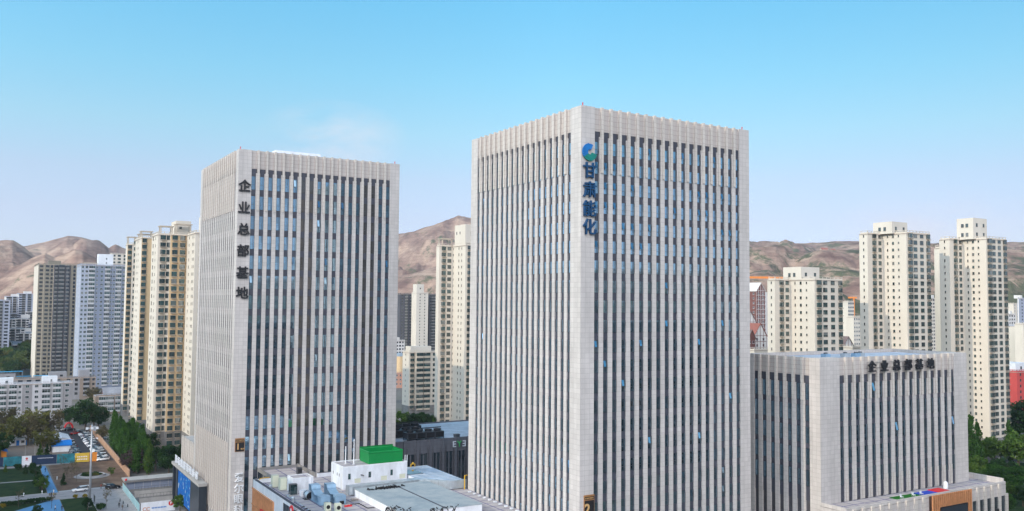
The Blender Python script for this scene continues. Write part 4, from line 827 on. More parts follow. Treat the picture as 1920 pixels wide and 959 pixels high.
apartment('apartment_tower', 'blue-white high-rise with white gridded balconies and a windowless roof house', 'apartment building', st,
  [('L', 150, 0, [(.3, 1.6, 1.6, 'plain', .9), (.7, 1.6, 1.6, 'plain', .9)]), ('R', 157, 0, [(.5, 1.4, 1.6, 'plain', .9)]), ('R', 178, 0, [(.18, 1.6, 1.6, 'plain', .9), (.65, 3.8, 1.65, 'balcony', 1.05)]), ('R', 205, 1, [(.1, 1.0, 1.4, 'plain', .9), (.42, 1.5, 1.5, 'plain', .9), (.82, 3.4, 1.65, 'balcony', 1.05)]), ('R', 226, 1, [(.12, 1.0, 1.4, 'plain', .9), (.35, 1.2, 1.4, 'plain', .9), (.75, 3.8, 1.65, 'balcony', 1.05)]), ('R', 238, 1, [(.4, 1.7, 1.6, 'plain', .9)])],
  zat(190, 500, 632), 3.0, ['bluewhite', 'bluegrey'], 14, 'white', boxes=[('roof_house', 14, 24, 0, 8, 0, 9.5, 'white', [('R', .55, 5.5, .9, 1.2), ('R', .55, 2.5, .9, 1.2)])], crown=((5, 13, -2, 6, 2.4), (25, 34, -2, 6, 2.0)))
st = P_(203, 800); apartment('apartment_tower', 'pale yellow block top peeping out behind the blue-white high-rise', 'apartment building', st, [('L', (12,), 0, []), ('R', 236, 0, [(.2, 1.6, 1.6, 'plain', .9), (.5, 2.6, 1.7, 'plain', .9), (.85, 2, 2, 'plain', .6)])], zat(220, 477, 790), 3.0, ['cream2'], 12, 'cream', nwin=40)
# far left cluster
for i, (x0, x1, Y, yt, wall, lab) in enumerate([(-30, 20, 1250, 562, 'farblue', 'far blue-grey tower at the left edge with a pale roof house'), (8, 40, 1240, 557, 'farblue', 'far blue-grey tower second from the left edge'), (31, 70, 1200, 552, 'farblue', 'far blue-grey tower tallest of the left-edge cluster'), (0, 32, 1120, 596, 'farwhite', 'far white mid-rise with stepped roof at the left edge'), (27, 58, 1110, 597, 'farwhite', 'far white mid-rise second from the left edge, below the blue towers'), (14, 50, 1060, 614, 'farwhite', 'far white mid-rise with a small roof box, lower row'), (28, 68, 1030, 623, 'farwhite', 'far white mid-rise lowest of the left cluster')]):
    st = P_(x0, Y+8)
    apartment('far_block', lab, 'apartment building', st, [('L', x0+4, 1, [(.5, 1.2, 1.4, 'plain', .9)]), ('R', x0+(x1-x0)*.45, 0, [(.25, 3, 1.6, 'plain', .9), (.7, 4, 1.7, 'balcony', 1.05)]), ('L', (2.5,), 1, []), ('R', x1, 0, [(.3, 4, 1.7, 'balcony', 1.05), (.75, 3, 1.6, 'plain', .9)])],
      zat((x0+x1)/2, yt, Y), 3.0, [wall, 'farwhite'], 16, 'dark', boxes=[('roof_house', 8, 18, -3, 6, 0, 4, 'farwhite', [])], nwin=40)
for i, (x0, x1, Y, yt, wall, lab) in enumerate([(-14, 10, 1180, 575, 'farwhite', 'far white tower slab cut by the left edge, below the blue-grey ones'), (18, 36, 1150, 588, 'farblue', 'far blue-grey block in the middle of the left cluster'), (46, 70, 1160, 585, 'farwhite', 'far white block beside the beige high-rise, middle row'), (-10, 16, 1050, 622, 'farwhite', 'far white mid-rise at the left edge, lowest row'), (52, 72, 1080, 606, 'farblue', 'far blue-grey block beside the beige high-rise, lower row')]):
    st = P_(x0, Y+8)
    apartment('far_block', lab, 'apartment building', st, [('L', x0+3, 1, [(.5, 1.2, 1.4, 'plain', .9)]), ('R', x1, 0, [(.12, 2.4, 1.6, 'plain', .9), (.36, 3.4, 1.7, 'balcony', 1.05), (.64, 3.4, 1.7, 'balcony', 1.05), (.9, 2.0, 1.6, 'plain', .9)])],
      zat((x0+x1)/2, yt, Y), 3.0, [wall, 'farwhite'], 16, 'dark', boxes=[('roof_house', 5, 11, -3, 6, 0, 3.5, 'farwhite', [])], nwin=40)
for i, (x0, x1, Y, yt, wall, lab) in enumerate([(1576, 1592, 820, 585, 'farblue', 'far grey-blue block slice right behind the shortest cream tower'), (1600, 1618, 780, 603, 'farwhite', 'far white block slice left of the middle cream tower'), (1742, 1757, 760, 560, 'cream2', 'far cream block slice between the two taller cream towers'), (1888, 1904, 760, 590, 'farwhite', 'far white block slice right of the tallest cream tower'), (1908, 1940, 800, 560, 'farblue', 'far grey-blue block at the right edge behind the cream ones'), (1398, 1416, 800, 572, 'farwhite', 'far white block slice behind the netted building'), (741, 760, 780, 640, 'farwhite', 'far white block slice low behind the silo')]):
    st = P_(x0, Y+6)
    apartment('far_block', lab, 'apartment building', st, [('L', x0+2, 1, []), ('R', x1, 0, [(.2, 1.4, 1.4, 'plain', .9), (.5, 1.8, 1.5, 'plain', .9), (.8, 1.4, 1.4, 'plain', .9)])], zat((x0+x1)/2, yt, Y), 3.0, [wall, 'farwhite'], 10, 'dark', boxes=[('roof_house', 1, 4, -2, 4, 0, 3, 'farwhite', [])], nwin=30)
st = P_(21, 985)
hb = apartment('domed_hall', 'pale pink public hall with a small orange dome and teal glass front', 'hall', st, [('L', 27, 0, []), ('R', 53, 0, [(i/9+.06, 1.6, 3.0, 'plain', 1.2) for i in range(9)]), ('R', 66, 0, [(.25, 1.6, 3, 'plain', 1.2), (.6, 1.6, 3, 'plain', 1.2)])], zat(40, 640, 980), 4.4, ['farwhite'], 20, 'dark', nwin=40, boxes=[])
q = MB(); q.ball((22, -6, zat(58, 640, 980)), 4.2, 14, sz=.9); q.build('dome', M['orange'], hb)
q = MB(); q.box(20, 26, -11.2, -10.4, 0, zat(58, 655, 980)); q.build('glass_front', M['tealboard'], hb)
# old walk-up blocks on the left
st = P_(-60, 530); z1_ = zat(90, 719, 458)
apartment('walkup_block', 'old white six-storey walk-up block with wide balconies at the left edge', 'apartment building', W(-57-62, 376), [('R', (12,), 0, [(.25, 2.6, 1.5, 'balcony', 1.0), (.7, 1.5, 1.4, 'plain', .9)]), ('R', (12,), 1, [(.2, 1.6, 1.4, 'plain', .9), (.6, 3.4, 1.6, 'balcony', 1.0)]), ('R', (15,), 0, [(.15, 1.6, 1.4, 'plain', .9), (.42, 3.6, 1.6, 'balcony', 1.0), (.72, 3.6, 1.6, 'balcony', 1.0), (.93, 1.2, 1.4, 'plain', .9)]), ('R', (4.5,), 1, [(.5, 1.6, 1.4, 'plain', .9)]), ('R', (14,), 0, [(.14, 1.7, 1.4, 'plain', .9), (.45, 3.8, 1.6, 'balcony', 1.0), (.80, 3.8, 1.6, 'balcony', 1.0)]), ('R', (4.5,), 1, [(.45, 1.7, 1.4, 'plain', .9)])],
  z1_, 2.75, ['oldwhite', 'oldgrey'], 12, 'white', fmin=1, boxes=[('roof_house', 4, 11, 2, 8, 0, 2.8, 'white', [('R', .6, .6, .9, 1.4)]), ('roof_house', 25, 35, 2, 8, 0, 3.2, 'white', [('R', .3, .6, 1.2, 1.2), ('R', .7, .6, 1.2, 1.4)]), ('roof_house', 48, 55, 2, 8, 0, 3.4, 'white', [('R', .6, .6, .9, 1.4)])])
st = P_(-70, 560)
apartment('walkup_block', 'brown-grey walk-up block behind the white one with bright blue roof sheets', 'apartment building', W(-36-87, 474), [('R', (34,), 0, [(i/7+.06, 1.8, 1.4, 'plain', .9) for i in range(7)]), ('R', (28,), 1, [(i/6+.08, 2.4, 1.5, 'plain', .9) for i in range(6)]), ('L', (3,), 0, []), ('R', (12,), 0, [(.3, 2.6, 1.5, 'balcony', 1), (.8, 2, 1.4, 'plain', .9)]), ('R', (4,), 1, [(.5, 1.6, 1.6, 'plain', .9)]), ('R', (9,), 0, [(.4, 3.4, 1.5, 'balcony', 1.0), (.85, 1.4, 1.4, 'plain', .9)])],
  zat(100, 706, 560), 2.8, ['brownwall', 'oldgrey'], 12, 'old', boxes=[('roof_house', 30, 43, 3, 9, 0, 3.6, 'oldgrey', [('R', .7, .8, 1.6, 1.2)]), ('roof_house', 61, 71, 3, 9, 0, 3.6, 'oldgrey', [('R', .7, .8, 1.6, 1.2)]), ('roof_house', 78, 84, 3, 9, 0, 4.2, 'oldgrey', [])])
PB = W(-36-87, 474)
for x, y, z, wx, lb in ((33, 2, zat(60, 692, 560), 14, 'bright blue corrugated sheet on top of the brown-grey block, upper one'), (43.5, 1, zat(80, 702, 560), 8, 'bright blue sheet over a roof shelter on the brown-grey block, left half'), (52.5, 1, zat(105, 702, 560), 8, 'bright blue sheet over a roof shelter on the brown-grey block, right half')):
    o = thing('roof_shelter', lb, 'shelter', PB+DR*x+DL*y+Vector((0, 0, zat(100, 706, 560))))
    zz = max(1.6, z-zat(100, 706, 560)); q = MB(); q.prism([(0, zz), (wx, zz), (wx, zz+.12), (0, zz+.12)], 0, 5); q.v = [(v[0], v[2], v[1]) for v in q.v]; q.build('sheet_roof', M['cyan'], o)
    q = MB()
    for px in (.2, wx-.35):
        for py in (.2, 4.6): q.box(px, px+.15, py, py+.15, 0, zz-.01)
    q.build('post', M['steel'], o)
st = P_(185, 480)
apartment('low_block', 'low brown block with white balcony windows behind the dark tree', 'apartment building', st, [('R', 234, 0, [(.3, 4.5, 1.5, 'balcony', 1.0), (.55, 4, 1.5, 'balcony', 1.0), (.85, 2.6, 1.5, 'balcony', 1.0)])], zat(210, 744, 480), 2.9, ['brownwall'], 10, 'white', nwin=20)
def gable_house(name, label, loc, w_, d_, h_, rh, wall, roof, rz=RZ, timber=False, tmat='brick', group=None):
    o = thing(name, label, 'house', loc, rz, group)
    q = MB(); q.box(0, w_, 0, d_, 0, h_); q.quad([(0, 0, h_), (w_, 0, h_), (w_/2, 0, h_+rh)]); q.quad([(w_, d_, h_), (0, d_, h_), (w_/2, d_, h_+rh)]); q.build('wall', M[wall], o)
    q = MB(); e_ = .5
    for s in (0, 1):
        x0, x1 = (-.4, w_/2) if s == 0 else (w_+.4, w_/2); za = h_-.4*rh/(w_/2)
        pts = [(x0, -e_, za+.06), (x1, -e_, h_+rh+.06), (x1, d_+e_, h_+rh+.06), (x0, d_+e_, za+.06)]
        if s == 0: pts = pts[::-1]
        pts = pts[::-1]; q.quad(pts); q.quad([(p[0], p[1], p[2]-.2) for p in pts[::-1]])
        for i in range(4): a, b = pts[i], pts[(i+1) % 4]; q.quad([b, a, (a[0], a[1], a[2]-.2), (b[0], b[1], b[2]-.2)])
    q.build('roof', M[roof], o)
    k_ = 0; zz = h_-2.7
    while zz > 0 and k_ < 60:
        for i in range(max(2, int(w_/3.5))):
            b_, me = wmesh(1.3, 1.4, 'plain', [M['wframe'], M['dglass'], M['farwhite']], 'house'); link('window', me, o, ((i+.5)*w_/max(2, int(w_/3.5)), 0, zz)); k_ += 1
        for i in range(max(1, int(d_/4))):
            b_, me = wmesh(1.2, 1.4, 'plain', [M['wframe'], M['dglass'], M['farwhite']], 'house'); link('window', me, o, (0, (i+.5)*d_/max(1, int(d_/4)), zz), -math.pi/2); k_ += 1
        zz -= 3
    if timber:
        q = MB()
        for i in range(5): x = w_*i/4; hh = h_+rh*(1-abs(x-w_/2)/(w_/2)); q.box(max(0, x-.12), min(w_, x+.12), -.1, -.004, 0, hh-.05)
        zz = h_
        while zz > 1: q.box(0, w_, -.12, -.102, zz-.2, zz); zz -= 3
        q.build('timber_frame', M[tmat], o)
    return o
gable_house('brick_house', 'small brick house with grey roof and white gable below the blue-white high-rise', P_(197, 520), 9, 14, zat(210, 737, 520), 3.4, 'brick', 'roofgrey', rz=RZ-math.pi/2)
# right background
P = P_(1398, 640); o = thing('netted_building', 'unfinished building wrapped in teal safety net beside the central tower', 'building', P); zt = zat(1410, 545, 640); q = MB(); q.box(0, 10, 0, 12, 0, zt-15); q.build('wall', M['farblue'], o); q = MB(); q.box(-.3, 10.3, -.3, 12.3, zt-14.9, zt); q.build('safety_net', M['teal'], o); q = MB()
for i in range(20): q.box(0, 10, -.25, -.01, 8+i*3, 8.6+i*3) if 8+i*3 < zt-16 else None
q.build('floor_edge', M['conc'], o)
P = P_(1418, 560); zt = zat(1428, 545, 560)
o = gable_house('turreted_block', 'slender brick-red tower block with arched white top left of the cream towers', P, 8, 9, zt, 5, 'brick', 'farwhite', timber=True, tmat='farwhite')
P = P_(1429, 575); o = thing('white_block', 'plain white block slice between the brick-red tower and the shortest cream tower', 'building', P); q = MB(); q.box(0, 7, 0, 10, 0, zat(1435, 548, 575)); q.build('wall', M['farwhite'], o); q = MB()
for i in range(22): q.box(2.4, 3.0, -.06, -.005, 4+i*3, 5.2+i*3)
q.build('window_strip', M['dglass'], o)
for x, Y, w_, d_, yt, rh, wall, roof, lb in ((1396, 500, 9, 14, 592, 6, 'farwhite', 'rooftile', 'white villa block with a brown steep roof at the edge of the central tower'), (1413, 440, 9, 12, 616, 6, 'farwhite', 'redtile', 'timbered villa block with a red patched roof left of the shortest cream tower'), (1402, 425, 5, 9, 625, 4, 'brick', 'rooftile', 'brick-red timbered villa block half hidden by the central tower'), (1578, 470, 10, 11, 640, 6, 'farwhite', 'rooftile', 'timbered villa with brown roof in the gap right of the shortest cream tower')):
    gable_house('villa_block', lb, P_(x, Y), w_, d_, zat(x+10, yt, Y)-rh*.6, rh, wall, roof, timber=True)
for x0, x1, Y, yt, wall, wins, lb in ((1578, 1601, 700, 566, 'cream2', 1, 'far cream tower with blue-glazed corner in the gap between the cream apartment towers'), (1587, 1620, 640, 595, 'cream2', 1, 'far white stepped block with ribbon windows, lower in the same gap'), (1578, 1616, 430, 652, 'cream2', 0, 'low cream box building just above the office block roof, right of the shortest cream tower'), (1889, 1925, 900, 570, 'cream', 1, 'far cream tower at the right edge of the picture'), (1889, 1911, 640, 612, 'bluewhite', 1, 'pale blue-roofed slab beside the right edge'), (1902, 1935, 620, 608, 'cream2', 1, 'cream block with small windows at the right edge'), (1396, 1440, 420, 657, 'cream2', 0, 'low cream box building just above the office block roof by the central tower')):
    st = P_(x0, Y+6)
    apartment('far_block', lb, 'building', st, [('L', (6,), 1, []), ('R', x1, 0, [(i/5+.1, 1.3, 1.3, 'plain', .9) for i in range(5)] if wins else [])], zat((x0+x1)/2, yt, Y), 3.0, [wall, 'cream2'], 10, 'hosp', nwin=40)
st = P_(1886, 470); apartment('red_block', 'red rendered block with a white top storey at the right edge', 'building', st, [('L', (5,), 0, []), ('R', 1935, 0, [(.2, 1.3, 1.4, 'plain', .9), (.5, 1.3, 1.4, 'plain', .9), (.8, 1.3, 1.4, 'plain', .9)])], zat(1905, 697, 470), 3.0, ['redwall'], 9, 'dark', nwin=30, boxes=[('top_storey', .5, 14, -4, 6, .2, 4.5, 'white', [('R', .4, 1.4, 1.4, 1.4)])])
P = P_(1560, 1100); o = thing('tower_crane', 'orange tower crane jib far behind between the cream apartment towers', 'crane', P_(1601, 900), 0)
q = MB(); q.box(-.6, .6, -.6, .6, 0, zat(1601, 560, 900)); q.build('mast', M['crane'], o); q = MB(); q.box(-6, 3, -.5, .5, zat(1601, 560, 900), zat(1601, 557, 900)); q.build('jib', M['crane'], o)
o = thing('tower_crane', 'orange tower crane with a long jib behind the shortest cream tower', 'crane', P_(1455, 760), 0)
q = MB(); q.box(-.7, .7, -.7, .7, 0, zat(1455, 519, 760)); q.build('mast', M['crane'], o); q = MB(); q.box(-24, 8, -.6, .6, zat(1455, 523, 760), zat(1455, 519, 760)); q.build('jib', M['crane'], o)
# a row of mid-rise blocks across the street, out of the picture to the right: the tower windows mirror them
for i, (a, ln, h, mt) in enumerate(((2, 40, 52, 'conc_dark'), (54, 34, 66, 'brownwall'), (98, 46, 56, 'conc_dark'), (158, 36, 70, 'oldgrey'), (206, 44, 60, 'conc_dark'), (262, 44, 54, 'brownwall'))):
    o = thing('street_block', ['dark concrete block across the street, nearest the camera', 'tall brown block second across the street', 'long concrete block third across the street', 'tall grey block fourth across the street', 'concrete block fifth across the street', 'brown block farthest across the street'][i], 'building', W(a, -128)); q = MB(); q.box(0, ln, 0, 16, 0, h); q.build('wall', M[mt], o)
    q = MB()
    for f_ in range(int(h/3.2)-1):
        for k_ in range(int(ln/3.6)): q.box(1+k_*3.6, 3.2+k_*3.6, 16.005, 16.06, 3+f_*3.2, 5+f_*3.2)
    o2 = q.build('window_rows', M['dglass'], o); o2['kind'] = 'stuff'
# added blocks out of view on the left, placed and sized to shade plaza and podium
for a, b0, b1, h, lb in ((-150, 6, 87, 79, 'added unseen slab that shades the podium'), (-150, 124, 335, 46, 'added unseen slab that shades the plaza')):
    o = thing('shade_slab', lb, 'building', W(a, b0)); q = MB(); q.box(-12, 0, 0, b1-b0, 0, h); q.build('wall', M['conc'], o)
    q = MB()
    for f_ in range(int(h/3)-1):
        for i in range(int((b1-b0)/4)): q.box(.005, .06, 1+i*4, 2.8+i*4, 3+f_*3, 4.5+f_*3)
    o2 = q.build('window_rows', M['dglass'], o); o2['kind'] = 'stuff'
# ---------------------------------------------------------------- hills
def interp(tab, x):
    return float(np.interp(x, [t[0] for t in tab], [t[1] for t in tab]))
F0 = F/math.cos(PITCH)
def hz(px): return 566.7+.0087*(px-960)
LAYERS = [  # distance of the crest, widths towards and away, silhouette
 (2050, 620, 420, [(-700, 520), (-300, 447), (0, 456), (22, 456), (42, 466), (66, 483), (100, 520), (140, 655)]),
 (2950, 800, 500, [(-700, 470), (-100, 470), (35, 462), (60, 459), (80, 456), (100, 450), (125, 444), (150, 446), (170, 451), (188, 455), (203, 466), (215, 459), (236, 468), (300, 470), (420, 455), (560, 450), (700, 446), (747, 441), (770, 436), (790, 430), (812, 424), (830, 418), (858, 413), (885, 415), (950, 425), (1100, 440), (1300, 455)]),
 (1620, 310, 330, [(-500, 545), (-60, 535), (0, 516), (30, 500), (58, 485), (83, 476), (102, 484), (120, 477), (139, 468), (153, 470), (175, 482), (215, 500), (300, 540), (360, 655)]),
 (1900, 420, 300, [(560, 655), (680, 540), (747, 520), (790, 508), (830, 495), (880, 490), (960, 500), (1100, 520), (1250, 655)]),
 (1750, 520, 380, [(1150, 560), (1300, 480), (1404, 463), (1430, 466), (1455, 462), (1472, 465), (1480, 473), (1510, 472), (1540, 470), (1565, 474), (1585, 474), (1612, 473), (1680, 466), (1750, 464), (1830, 470), (1890, 470), (1920, 472), (2100, 465), (2600, 480)]),
 (1250, 330, 260, [(1250, 655), (1404, 510), (1440, 503), (1475, 516), (1520, 500), (1560, 496), (1610, 505), (1700, 500), (1780, 515), (1900, 492), (1960, 500), (2300, 500), (2600, 540)]),
]
GU0 = 1.15
def hill_h(az, d):
    px = 960+F*math.tan(az)/1.0 if abs(az) < R_(50) else (3000 if az > 0 else -1200)
    x, y = d*math.sin(az), d*math.cos(az); dep = d*math.cos(az)
    best = 0
    fine = noise.fractal(Vector((x/260, y/260, 3.1)), .9, 2.1, 5)
    gu = noise.ridged_multi_fractal(Vector(((x*.8-y*.6)/230, (x*.6+y*.8)/480, 1.7))+Vector((noise.noise(Vector((x/260, y/260, 9)))*.5, 0, 0)), 1.0, 2.1, 5, 1.0, 2.0)
    gs = noise.ridged_multi_fractal(Vector(((x*.9-y*.4)/95, (x*.4+y*.9)/230, 4.7)), 1.0, 2.1, 4, 1.0, 2.0)
    rid = 1-abs(noise.noise(Vector((x/170, y/420, .7))+Vector((noise.noise(Vector((x/300, y/300, 9)))*.8, 0, 0))))*2
    rid2 = 1-abs(noise.noise(Vector((x/75, y/130, 5.7))))*2
    if abs(az) < R_(50):
        for dc, wn, wf, tab in LAYERS:
            H = max(0, (hz(px)-interp(tab, px))/F*dc+63)*1.0
            if H <= 1: continue
            t = (dep-dc)/(wn if dep < dc else wf)
            if t < -1.2: continue
            g = max(0, (math.exp(-t*t*1.1)-.205)/.795) if dep < dc else math.exp(-t*t)
            mid = max(0, 1-abs(1-2*g)) if dep < dc else 0
            h = H*g+(mid*.9+.05*g)*((GU0-gu)*.42+(GU0-gs)*.20+fine*.08)*min(H, 240)
            best = max(best, h)
    else:
        t = (d-2900)/700; best = (150+90*noise.noise(Vector((az*3, 0, 2))))*math.exp(-t*t)*(1+.2*fine)
    return best+(fine*3 if best > 12 else 0)
azs = [R_(a) for a in np.arange(-180, -48, 4.0)]+[R_(a) for a in np.arange(-48, -31.5, .8)]+[R_(a) for a in np.arange(-31.5, 31.6, .06)]+[R_(a) for a in np.arange(32, 48, .8)]+[R_(a) for a in np.arange(48, 184, 4.0)]
ds = list(np.concatenate([np.arange(820, 2200, 17), np.arange(2200, 3700, 34), [3900, 4200]]))
hv = []; hf = []
for az in azs:
    for d in ds:
        h = hill_h(az, d); hv.append((d*math.sin(az), d*math.cos(az), h-2.5))
nd = len(ds)
for i in range(len(azs)-1):
    for j in range(nd-1): hf.append((i*nd+j, (i+1)*nd+j, (i+1)*nd+j+1, i*nd+j+1))
me = bpy.data.meshes.new('hills'); me.from_pydata(hv, [], [f[::-1] for f in hf]); me.polygons.foreach_set('use_smooth', [True]*len(hf)); me.update()
m, n, l, p = newmat('hill_earth'); p.inputs['Roughness'].default_value = .95; p.inputs['Specular IOR Level'].default_value = .05
g = n.new('ShaderNodeNewGeometry'); sx = n.new('ShaderNodeSeparateXYZ'); l.new(g.outputs['Position'], sx.inputs[0])
def nz(scale, det=7, rough=.65, vec=None):
    t = n.new('ShaderNodeTexNoise'); t.inputs['Scale'].default_value = scale; t.inputs['Detail'].default_value = det; t.inputs['Roughness'].default_value = rough; l.new(vec or g.outputs['Position'], t.inputs['Vector']); return t.outputs['Fac']
earth = n.new('ShaderNodeValToRGB'); e = earth.color_ramp.elements; e[0].position = .38; e[0].color = (.165, .105, .09, 1); e[1].position = .62; e[1].color = (.42, .305, .235, 1); x = e.new(.5); x.color = (.27, .185, .15, 1)
l.new(nz(.013), earth.inputs[0])
veg = n.new('ShaderNodeValToRGB'); e = veg.color_ramp.elements; e[0].position = .35; e[0].color = (.075, .08, .06, 1); e[1].position = .65; e[1].color = (.13, .14, .08, 1)
l.new(nz(.03), veg.inputs[0])
# more scrub towards the right-hand hills and the low slopes in the middle
rx = n.new('ShaderNodeMapRange'); rx.inputs[1].default_value = -900; rx.inputs[2].default_value = 500; rx.inputs[3].default_value = -.07; rx.inputs[4].default_value = .065; l.new(sx.outputs[0], rx.inputs[0])
lz = n.new('ShaderNodeMapRange'); lz.inputs[1].default_value = 150; lz.inputs[2].default_value = 40; lz.inputs[3].default_value = 0; lz.inputs[4].default_value = .075; l.new(sx.outputs[2], lz.inputs[0])
s1 = n.new('ShaderNodeMath'); l.new(nz(.016, 8, .72), s1.inputs[0]); l.new(rx.outputs[0], s1.inputs[1]); s2 = n.new('ShaderNodeMath'); l.new(s1.outputs[0], s2.inputs[0]); l.new(lz.outputs[0], s2.inputs[1])
vm = n.new('ShaderNodeMapRange'); vm.inputs[1].default_value = .56; vm.inputs[2].default_value = .63; l.new(s2.outputs[0], vm.inputs[0])
mc = n.new('ShaderNodeMix'); mc.data_type = 'RGBA'; l.new(vm.outputs[0], mc.inputs[0]); l.new(earth.outputs[0], mc.inputs[6]); l.new(veg.outputs[0], mc.inputs[7])
# sheep-track terraces following the contour
zz = n.new('ShaderNodeMath'); zz.operation = 'MULTIPLY_ADD'; l.new(nz(.01, 3), zz.inputs[0]); zz.inputs[1].default_value = 22; l.new(sx.outputs[2], zz.inputs[2])
fr = n.new('ShaderNodeMath'); fr.operation = 'PINGPONG'; fr.inputs[1].default_value = 5.0; l.new(zz.outputs[0], fr.inputs[0])
tr = n.new('ShaderNodeMapRange'); tr.inputs[1].default_value = 0; tr.inputs[2].default_value = 1.6; tr.inputs[3].default_value = .85; tr.inputs[4].default_value = 1.05; l.new(fr.outputs[0], tr.inputs[0])
vs = n.new('ShaderNodeVectorMath'); vs.operation = 'SCALE'; l.new(mc.outputs[2], vs.inputs[0]); l.new(tr.outputs[0], vs.inputs['Scale']); l.new(vs.outputs[0], p.inputs['Base Color'])
bm_ = n.new('ShaderNodeBump'); bm_.inputs['Strength'].default_value = .9; bm_.inputs['Distance'].default_value = 9; l.new(nz(.03, 8, .7), bm_.inputs['Height']); l.new(bm_.outputs[0], p.inputs['Normal'])
me.materials.append(m); o = bpy.data.objects.new('hills', me); COL.objects.link(o); o['kind'] = 'structure'
def on_hill(px, dep):
    az = math.atan((px-960)/F); d = dep/math.cos(az); return Vector((d*math.sin(az), d*math.cos(az), hill_h(az, d)-2.5))
for px, lb, w_ in ((1538, 'white pavilion with a red roof on the ridge top', 13), (1556, 'small red-roofed house on the ridge, left of the long red roof', 9), (1570, 'long red-roofed house on the ridge above the shortest cream tower', 22)):
    gable_house('ridge_house', lb, on_hill(px, 1745)-Vector((0, 0, 1)), 9, w_, 4, 4, 'cream2', 'redtile', rz=.1-math.pi/2)

# ---------------------------------------------------------------- trees
def crown(kind, seed):
    """a mass of small leaf faces gathered in clumps; returns crown and trunk mesh builders, about one metre units"""
    r = random.Random(seed); c = MB(); t = MB()
    cl = []
    if kind == 'poplar':
        H = 15; t.tube((0, 0, 0), (0, 0, H*.6), .22, .08, 7)
        for i in range(34): z = 1.8+i*.40; w_ = 1.75*math.sin(min(1, (z-.5)/4.2)*1.57)*(1-max(0, (z-6)/(H-5.2)))**.75+.2; a = r.uniform(0, 6.3); cl.append((w_*.6*math.cos(a), w_*.6*math.sin(a), z, w_*.75, 1.25))
        nl, ls = 75, .22
    elif kind == 'broad':
        H = 12; t.tube((0, 0, 0), (0, 0, 5), .4, .22, 8)
        for i in range(30):
            a = r.uniform(0, 6.3); rr = 4.6*math.sqrt(r.random()); z = 4.2+r.random()*6.6*math.sqrt(max(0, 1-(rr/5.4)**2)); cl.append((rr*math.cos(a), rr*math.sin(a), z, r.uniform(1.0, 1.9), .85)); 
            if i % 4 == 0: t.tube((0, 0, 3.5), (rr*.7*math.cos(a), rr*.7*math.sin(a), z-.5), .14, .05, 5)
        nl, ls = 100, .30
    elif kind == 'loose':
        H = 10; t.tube((0, 0, 0), (0, 0, 4), .28, .16, 7)
        for i in range(24):
            a = r.uniform(0, 6.3); rr = 3.9*math.sqrt(r.random()); z = 2.6+r.random()*6.4*math.sqrt(max(0, 1-(rr/4.8)**2)); cl.append((rr*math.cos(a), rr*math.sin(a), z, r.uniform(.9, 1.6), .9))
            t.tube((0, 0, 2+r.random()*2), (rr*.85*math.cos(a), rr*.85*math.sin(a), z), .09, .02, 4)
        nl, ls = 58, .24
    elif kind == 'cone':
        H = 5; t.tube((0, 0, 0), (0, 0, 4), .12, .04, 6)
        for i in range(22): z = .5+i*.2; w_ = 1.5*(1-(z-.3)/5); a = r.uniform(0, 6.3); cl.append((w_*.5*math.cos(a), w_*.5*math.sin(a), z, w_*.65, .7))
        nl, ls = 60, .16
    elif kind == 'shrub':
        H = 1.6; t.tube((0, 0, 0), (0, 0, .6), .06, .03, 5)
        for i in range(12): a = r.uniform(0, 6.3); rr = .7*math.sqrt(r.random()); cl.append((rr*math.cos(a), rr*math.sin(a), .35+r.random()*.8, .45, .8))
        nl, ls = 55, .12
    elif kind == 'sapling':
        H = 6; t.tube((0, 0, 0), (0, 0, 5), .07, .03, 5)
        for i in range(16):
            a = r.uniform(0, 6.3); z = 1.8+r.random()*3; e_ = (1.3*math.cos(a)*r.uniform(.5, 1), 1.3*math.sin(a)*r.uniform(.5, 1), z+r.uniform(.6, 1.5)); t.tube((0, 0, z), e_, .035, .012, 4); cl.append((*e_, .5, 1))
        nl, ls = 9, .12
    for (x, y, z, rad, sq) in cl:
        for k in range(nl):
            v = Vector((r.gauss(0, 1), r.gauss(0, 1), r.gauss(0, 1))).normalized()*(rad*r.random()**.45)
            if kind == 'poplar': v.z *= 1.3
            p_ = Vector((x, y, z))+Vector((v.x, v.y, v.z*sq))
            if p_.z < .15: continue
            nrm = (v.normalized()*.6+Vector((r.gauss(0, 1), r.gauss(0, 1), r.gauss(0, 1)+.4))).normalized(); a_ = nrm.orthogonal().normalized(); b_ = nrm.cross(a_); an = r.uniform(0, 6.3); a_, b_ = a_*math.cos(an)+b_*math.sin(an), b_*math.cos(an)-a_*math.sin(an); s = ls*r.uniform(.7, 1.4)
            c.quad([p_-a_*s*1.3, p_-b_*s*.8, p_+a_*s*1.3, p_+b_*s*.8], 0)
    return c, t
LEAF = {'dark': leafmat('dark_leaves', (.014, .040, .015), (.034, .078, .022)), 'poplar': leafmat('poplar_leaves', (.028, .075, .016), (.055, .13, .022)), 'olive': leafmat('olive_leaves', (.085, .09, .028), (.15, .15, .04)), 'brown': leafmat('budding_brown_leaves', (.09, .075, .045), (.13, .115, .055)), 'fresh': leafmat('fresh_leaves', (.045, .10, .018), (.095, .16, .03)), 'yellow': leafmat('yellow_blossom', (.22, .17, .02), (.34, .26, .03)), 'haze': leafmat('far_leaves', (.05, .085, .025), (.10, .13, .035)), 'mauve': leafmat('mauve_twigs', (.06, .042, .045), (.085, .062, .058))}
_cr = {}
